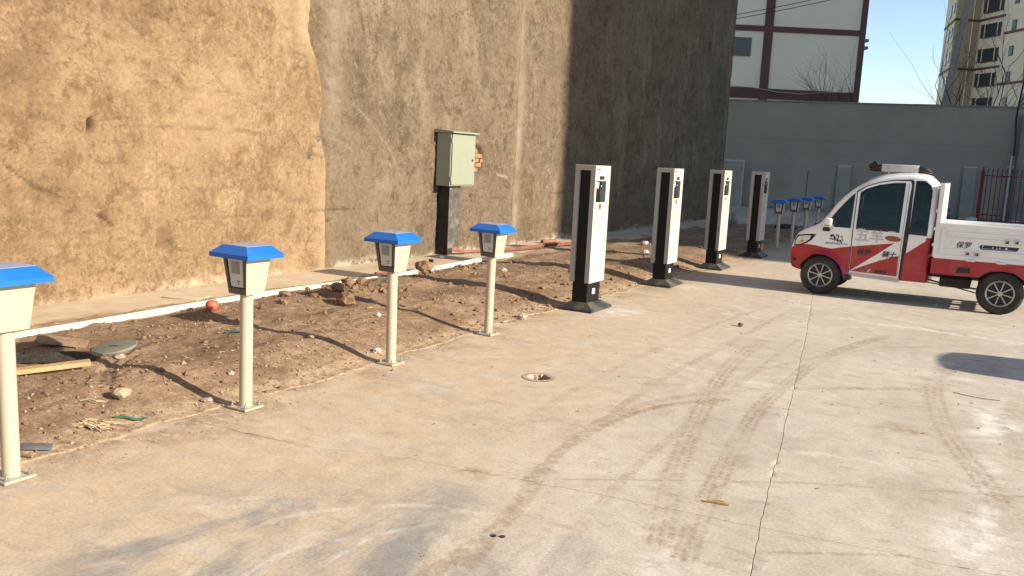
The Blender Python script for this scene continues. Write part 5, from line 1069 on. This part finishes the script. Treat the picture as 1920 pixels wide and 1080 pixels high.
# red iron fence
fx0, fy0, fx1, fy1 = -.67, 36.75, 3.4, 36.1
fe = empty('red_fence', (fx0, fy0, 0), math.atan2(fy1 - fy0, fx1 - fx0), 'dark red iron fence with spear tips behind the truck bed', 'fence'); L = math.hypot(fx1 - fx0, fy1 - fy0)
for z in (.12, .33, 1.78):
    b = MB(); b.box(-.04 if z != .33 else 0, L if z != .33 else .75, -.02, .02, z - .02, z + .02); b.build('rail', 'fence_red', fe)
b = MB(); b.box(-.05, .05, -.05, .05, 0, 1.95); b.frustum((-.05, .05, -.05, .05), 1.951, (-.002, .002, -.002, .002), 2.12); b.build('post', 'fence_red', fe)
k = 0; x = .16
while x < L:
    b = MB(); b.box(-.0125, .0125, -.0125, .0125, .10, 1.95); b.frustum((-.028, .028, -.01, .01), 1.951, (-.002, .002, -.002, .002), 2.08); b.frustum((-.004, .004, -.004, .004), 1.92, (-.028, .028, -.01, .01), 1.95); o = b.build('bar', 'fence_red', fe); o.location = (x, 0, 0); x += .158
# clutter at the wall foot
e = empty('carton_stack', (-1.82, 37.6, 0), .15, 'small stack of purple and white cartons at the foot of the boundary wall', 'cartons')
for k, (w_, h_, m) in enumerate([(.40, .2, 'carton_purple'), (.38, .10, 'carton'), (.36, .16, 'carton_purple'), (.34, .07, 'carton')]):
    b = MB(); z = [0, .201, .302, .463][k]; b.box(-w_ / 2, w_ / 2, -.14, .14, z, z + h_, 0, .006); b.build('carton', m, e)
crumple('white_sack', (-.85, 36.7, .0), .2, 'bag_white', 'pale crumpled sack beside the left post of the red fence', 'sack', 21)
crumple('white_sack', (.55, 36.9, .0), .18, 'bag_white', 'white crumpled sack behind the bars of the red fence', 'sack', 25)
# ---- concrete utility pole, leaning
b = MB(); p0 = Vector((-3.15, 51.0, 0)); dirv = (Vector((-2.68, 52.35, 10.95)) - Vector((-3.09, 51.16, 5.48))); top = Vector((-3.09, 51.16, 5.48)) + dirv * 1.4
bot = Vector((-3.09, 51.16, 5.48)) - dirv; b.cyl(bot, top, .26, .15, n=20); tag(b.build('utility_pole', 'concrete_pole', None, True), 'leaning concrete utility pole behind the boundary wall', 'pole')
# ---- bare shrubs behind the wall
def bare(name, loc, h, n, spread, seed, label, cat, r0=.035, lean=(0, 0)):
    rr = random.Random(seed); e = empty(name, loc, 0, label, cat); st = MB(); tw = MB()
    def grow(mb, p, d, L, r, depth):
        pts = [p]; q = p.copy(); dd = d.copy()
        for i in range(5):
            dd = (dd + Vector((rr.uniform(-.13, .13), rr.uniform(-.13, .13), rr.uniform(-.03, .10)))).normalized(); q = q + dd * L / 5; pts.append(q.copy())
        mb.tube(pts, [r * (1 - .13 * i) for i in range(6)], 5)
        if depth > 0:
            for k in range(rr.randint(3, 4)):
                i = rr.randint(2, 5); a = dd.cross(Vector((rr.uniform(-1, 1), rr.uniform(-1, 1), rr.uniform(-.2, .6)))).normalized(); grow(tw, pts[i], (dd * .8 + a * rr.uniform(.35, .75)).normalized(), L * rr.uniform(.45, .7), r * .42, depth - 1)
    for k in range(n):
        a = rr.uniform(0, 6.28); s = rr.uniform(.15, spread); grow(st, Vector((rr.uniform(-.1, .1), rr.uniform(-.1, .1), 0)), Vector((s * math.cos(a) + lean[0], s * math.sin(a) + lean[1], 1)).normalized(), h * rr.uniform(.55, .85), r0, 2)
    st.build('trunk', 'bark', e); tw.build('crown', 'bark', e); return e
bare('bare_shrub', (-7.35, 45.6, 2.6), 4.4, 9, .6, 3, 'bare leafless shrub showing over the wall before the cream building', 'shrub', .032)
bare('bare_tree', (-1.45, 49.8, 2.2), 6.8, 11, .8, 8, 'bare leafless tree behind the wall in front of the apartment tower', 'tree', .042, (.18, .1))
bare('bare_shrub', (-3.4, 46.5, 3.2), 1.95, 3, .4, 12, 'thin bare twigs just showing over the wall left of the leaning pole', 'shrub', .012)
# ---- cream building with brown bands
ang = math.atan2(.496, .868)
cb_ = empty('cream_building', (-7.72, 52.35, 0), ang, 'cream rendered building with dark brown bands and one small window', 'building')
b = MB(); b.box(-16, 0, 0, 12, 0, 16); b.build('wall', 'facade_cream', cb_)
for z0, z1, nm in ((5.55, 6.12, 'base_band'), (9.22, 9.52, 'floor_band'), (12.7, 13.0, 'floor_band')):
    b = MB(); b.box(-16.02, .10, -.07, -.002, z0, z1); b.build(nm, 'band_brown', cb_)
for x in (-.10, -5.30, -10.5):
    b = MB(); b.box(x - (.10 if x > -1 else .24), x + (.22 if x > -1 else .24), -.085, -.003, 5.2, 16); b.build('pilaster', 'band_brown', cb_)
b = MB(); b.box(.02, .10, .0, 12, 5.2, 16); b.build('side_band', 'band_brown', cb_)
for z in (5.5, 8.6, 9.0): b = MB(); b.box(.05, .32, -.12, .25, z - .08, z + .08, 0, .01); b.build('bracket', 'coping', cb_)
for x0, z0 in ((-7.45, 7.83), (-13.0, 7.83)):
    b = MB(); b.box(x0, x0 + 1.25, -.05, -.004, z0, z0 + 1.02); wf = b.build('window_frame', 'frame_olive', cb_)
    b = MB(); b.box(x0 + .08, x0 + 1.13, -.058, -.051, z0 + .09, z0 + .95); b.build('window_pane', 'window_glass', wf)
b = MB(); b.box(-16.1, .15, -.15, 12.1, 16.001, 16.4); b.build('roof', 'roof_dark', cb_)
wc = MB(); u = [Vector((-8.6, -.16, 6.2)), Vector((-5.9, -.16, 6.12)), Vector((-4.6, -.16, 5.95)), Vector((-3.2, -.16, 5.9)), Vector((-1.8, -.16, 6.05)), Vector((-.3, -.16, 6.12))]
wc.tube(u, .022, 6); wc.move(Matrix.Translation((-7.72, 52.35, 0)) @ Matrix.Rotation(ang, 4, 'Z')); tag(wc.build('white_cable', 'wire_grey', None, True), 'white cable sagging along the base of the cream building', 'cable')
for k, (za, zb, lb) in enumerate([(9.57, 10.45, 'upper of two overhead wires crossing in front of the cream building'), (9.38, 10.22, 'lower of two overhead wires crossing in front of the cream building')]):
    w_ = MB(); A_, B_ = Vector((-16.5, 43.0, za - 1.0)), Vector((-4.5, 50.4, zb + 1.7)); w_.tube([A_.lerp(B_, q) - Vector((0, 0, .25 * 4 * q * (1 - q))) for q in np.linspace(0, 1, 13)], .018, 5); tag(w_.build('overhead_wire', 'cable_black'), lb, 'wire')
# ---- apartment tower
tw_ = empty('apartment_tower', (-3, 120, 0), 0, 'tall pale apartment tower with brown bands beyond the boundary wall', 'building')
def tc_(o): o.matrix_parent_inverse = Matrix.Translation((3, -120, 0)); return o
A_, B_, C_, D_, D2, E2 = (-8.72, 125.5), (-7.22, 118.1), (-4.61, 120.04), (-1.89, 116.4), (-1.80, 115.7), (7.5, 102.6)
plan = [A_, B_, C_, D_, D2, E2, (22, 112), (8, 134), (-4, 133)]
b = MB(); b.prism(plan, 0, 44, 'Z'); tc_(b.build('walls', 'tower_wall', tw_))
b = MB(); b.prism([(x, y) for x, y in plan], 44.001, 44.6, 'Z'); tc_(b.build('roof', 'roof_dark', tw_))
def facade(P, Q):
    P, Q = Vector((*P, 0)), Vector((*Q, 0)); d = (Q - P).normalized(); n = Vector((d.y, -d.x, 0)); return P, d, n, (Q - P).length
def fbox(F_, s0, s1, z0, z1, o0, o1, nm, m, par):
    P, d, n, L_ = F_; b = MB(); v = [P + d * s + n * o + Vector((0, 0, z)) for z in (z0, z1) for o in (o0, o1) for s in (s0, s1)]
    b.add(v, [(0, 2, 3, 1), (4, 5, 7, 6), (0, 1, 5, 4), (2, 6, 7, 3), (0, 4, 6, 2), (1, 3, 7, 5)]); o = b.build(nm, m, par)
    if par == tw_: tc_(o)
    else: o.matrix_parent_inverse = Matrix.Identity(4)
    return o
def win(F_, s0, s1, z0, z1):
    f = fbox(F_, s0, s1, z0, z1, .01, .06, 'window_frame', 'frame_dark', tw_)
    P, d, n, L_ = F_; nb = max(1, int((s1 - s0) / .75))
    for k in range(nb):
        w_ = (s1 - s0 - .1) / nb; fbox(F_, s0 + .05 + k * w_ + .03, s0 + .05 + (k + 1) * w_ - .03, z0 + .07, z1 - .07, .061, .08, 'window_pane', 'window_glass', f)
FAB, FBC, FCD, FDE = facade(A_, B_), facade(B_, C_), facade(C_, D_), facade(D2, E2)
fbox(FBC, .01, FBC[3] - .01, 0, 44, .002, .008, 'tan_render', 'tower_tan', tw_)
fbox(FBC, FBC[3] - 1.0, FBC[3] - .93, 0, 44, .009, .08, 'downpipe', 'facade_cream', tw_)
fbox(FCD, .55, .62, 0, 44, .002, .07, 'downpipe', 'facade_cream', tw_)
for fl in range(1, 14):
    zt = 17.02 + (fl - 5) * 2.87
    if zt < 3 or zt > 43: continue
    win(FCD, .45, .98, zt - 1.5, zt); win(FCD, 1.25, 3.25, zt - 1.45, zt + .05); win(FCD, 3.5, 4.05, zt - 1.5, zt)
    fbox(FCD, .35, 1.08, zt + .0, zt + .10, .01, .12, 'lintel', 'band_brown', tw_); fbox(FCD, 1.15, 4.1, zt - 1.56, zt - 1.46, .01, .14, 'sill', 'frame_dark', tw_)
    win(FDE, 1.2, 1.95, zt - 1.3, zt - .2); win(FDE, 4.2, 6.2, zt - 1.5, zt); win(FDE, 7.5, 8.3, zt - 1.3, zt - .2); win(FAB, 3.4, 4.6, zt - 1.5, zt - .1); win(FAB, 5.9, 6.9, zt - 1.3, zt - .2)
    if fl % 2 == 0:
        fbox(FCD, 0, FCD[3], zt + .52, zt + .78, .004, .10, 'band', 'band_brown', tw_); fbox(FBC, 0, FBC[3], zt + .52, zt + .78, .01, .10, 'band', 'band_brown', tw_); fbox(FAB, 0, FAB[3], zt + .45, zt + .70, .004, .10, 'band', 'band_brown', tw_)
        fbox(FDE, 0, FDE[3], zt - 1.62, zt - 1.36, .004, .10, 'band', 'band_brown', tw_)
# ---- apartment block off to the right whose shadow covers the far part of the yard
sb_ = empty('apartment_block', (34.5, 32.75, 0), 0, 'tall apartment block outside the right of the view, shading the far yard', 'building')
b = MB(); b.box(-6, 6, -15.05, 28, 0, 34); b.build('walls', 'facade_grey', sb_)
b = MB(); b.box(-6.2, 6.2, -15.04, 28.2, 34.001, 34.6); b.build('roof', 'roof_dark', sb_)
for fl in range(10):
    for k in range(10):
        b = MB(); y = -13 + k * 3.8; z = 1.2 + fl * 3.15; b.box(-6.06, -6.005, y, y + 1.8, z, z + 1.5); wf = b.build('window_frame', 'frame_dark', sb_)
        b = MB(); b.box(-6.075, -6.061, y + .08, y + 1.72, z + .08, z + 1.42); b.build('window_pane', 'window_glass', wf)
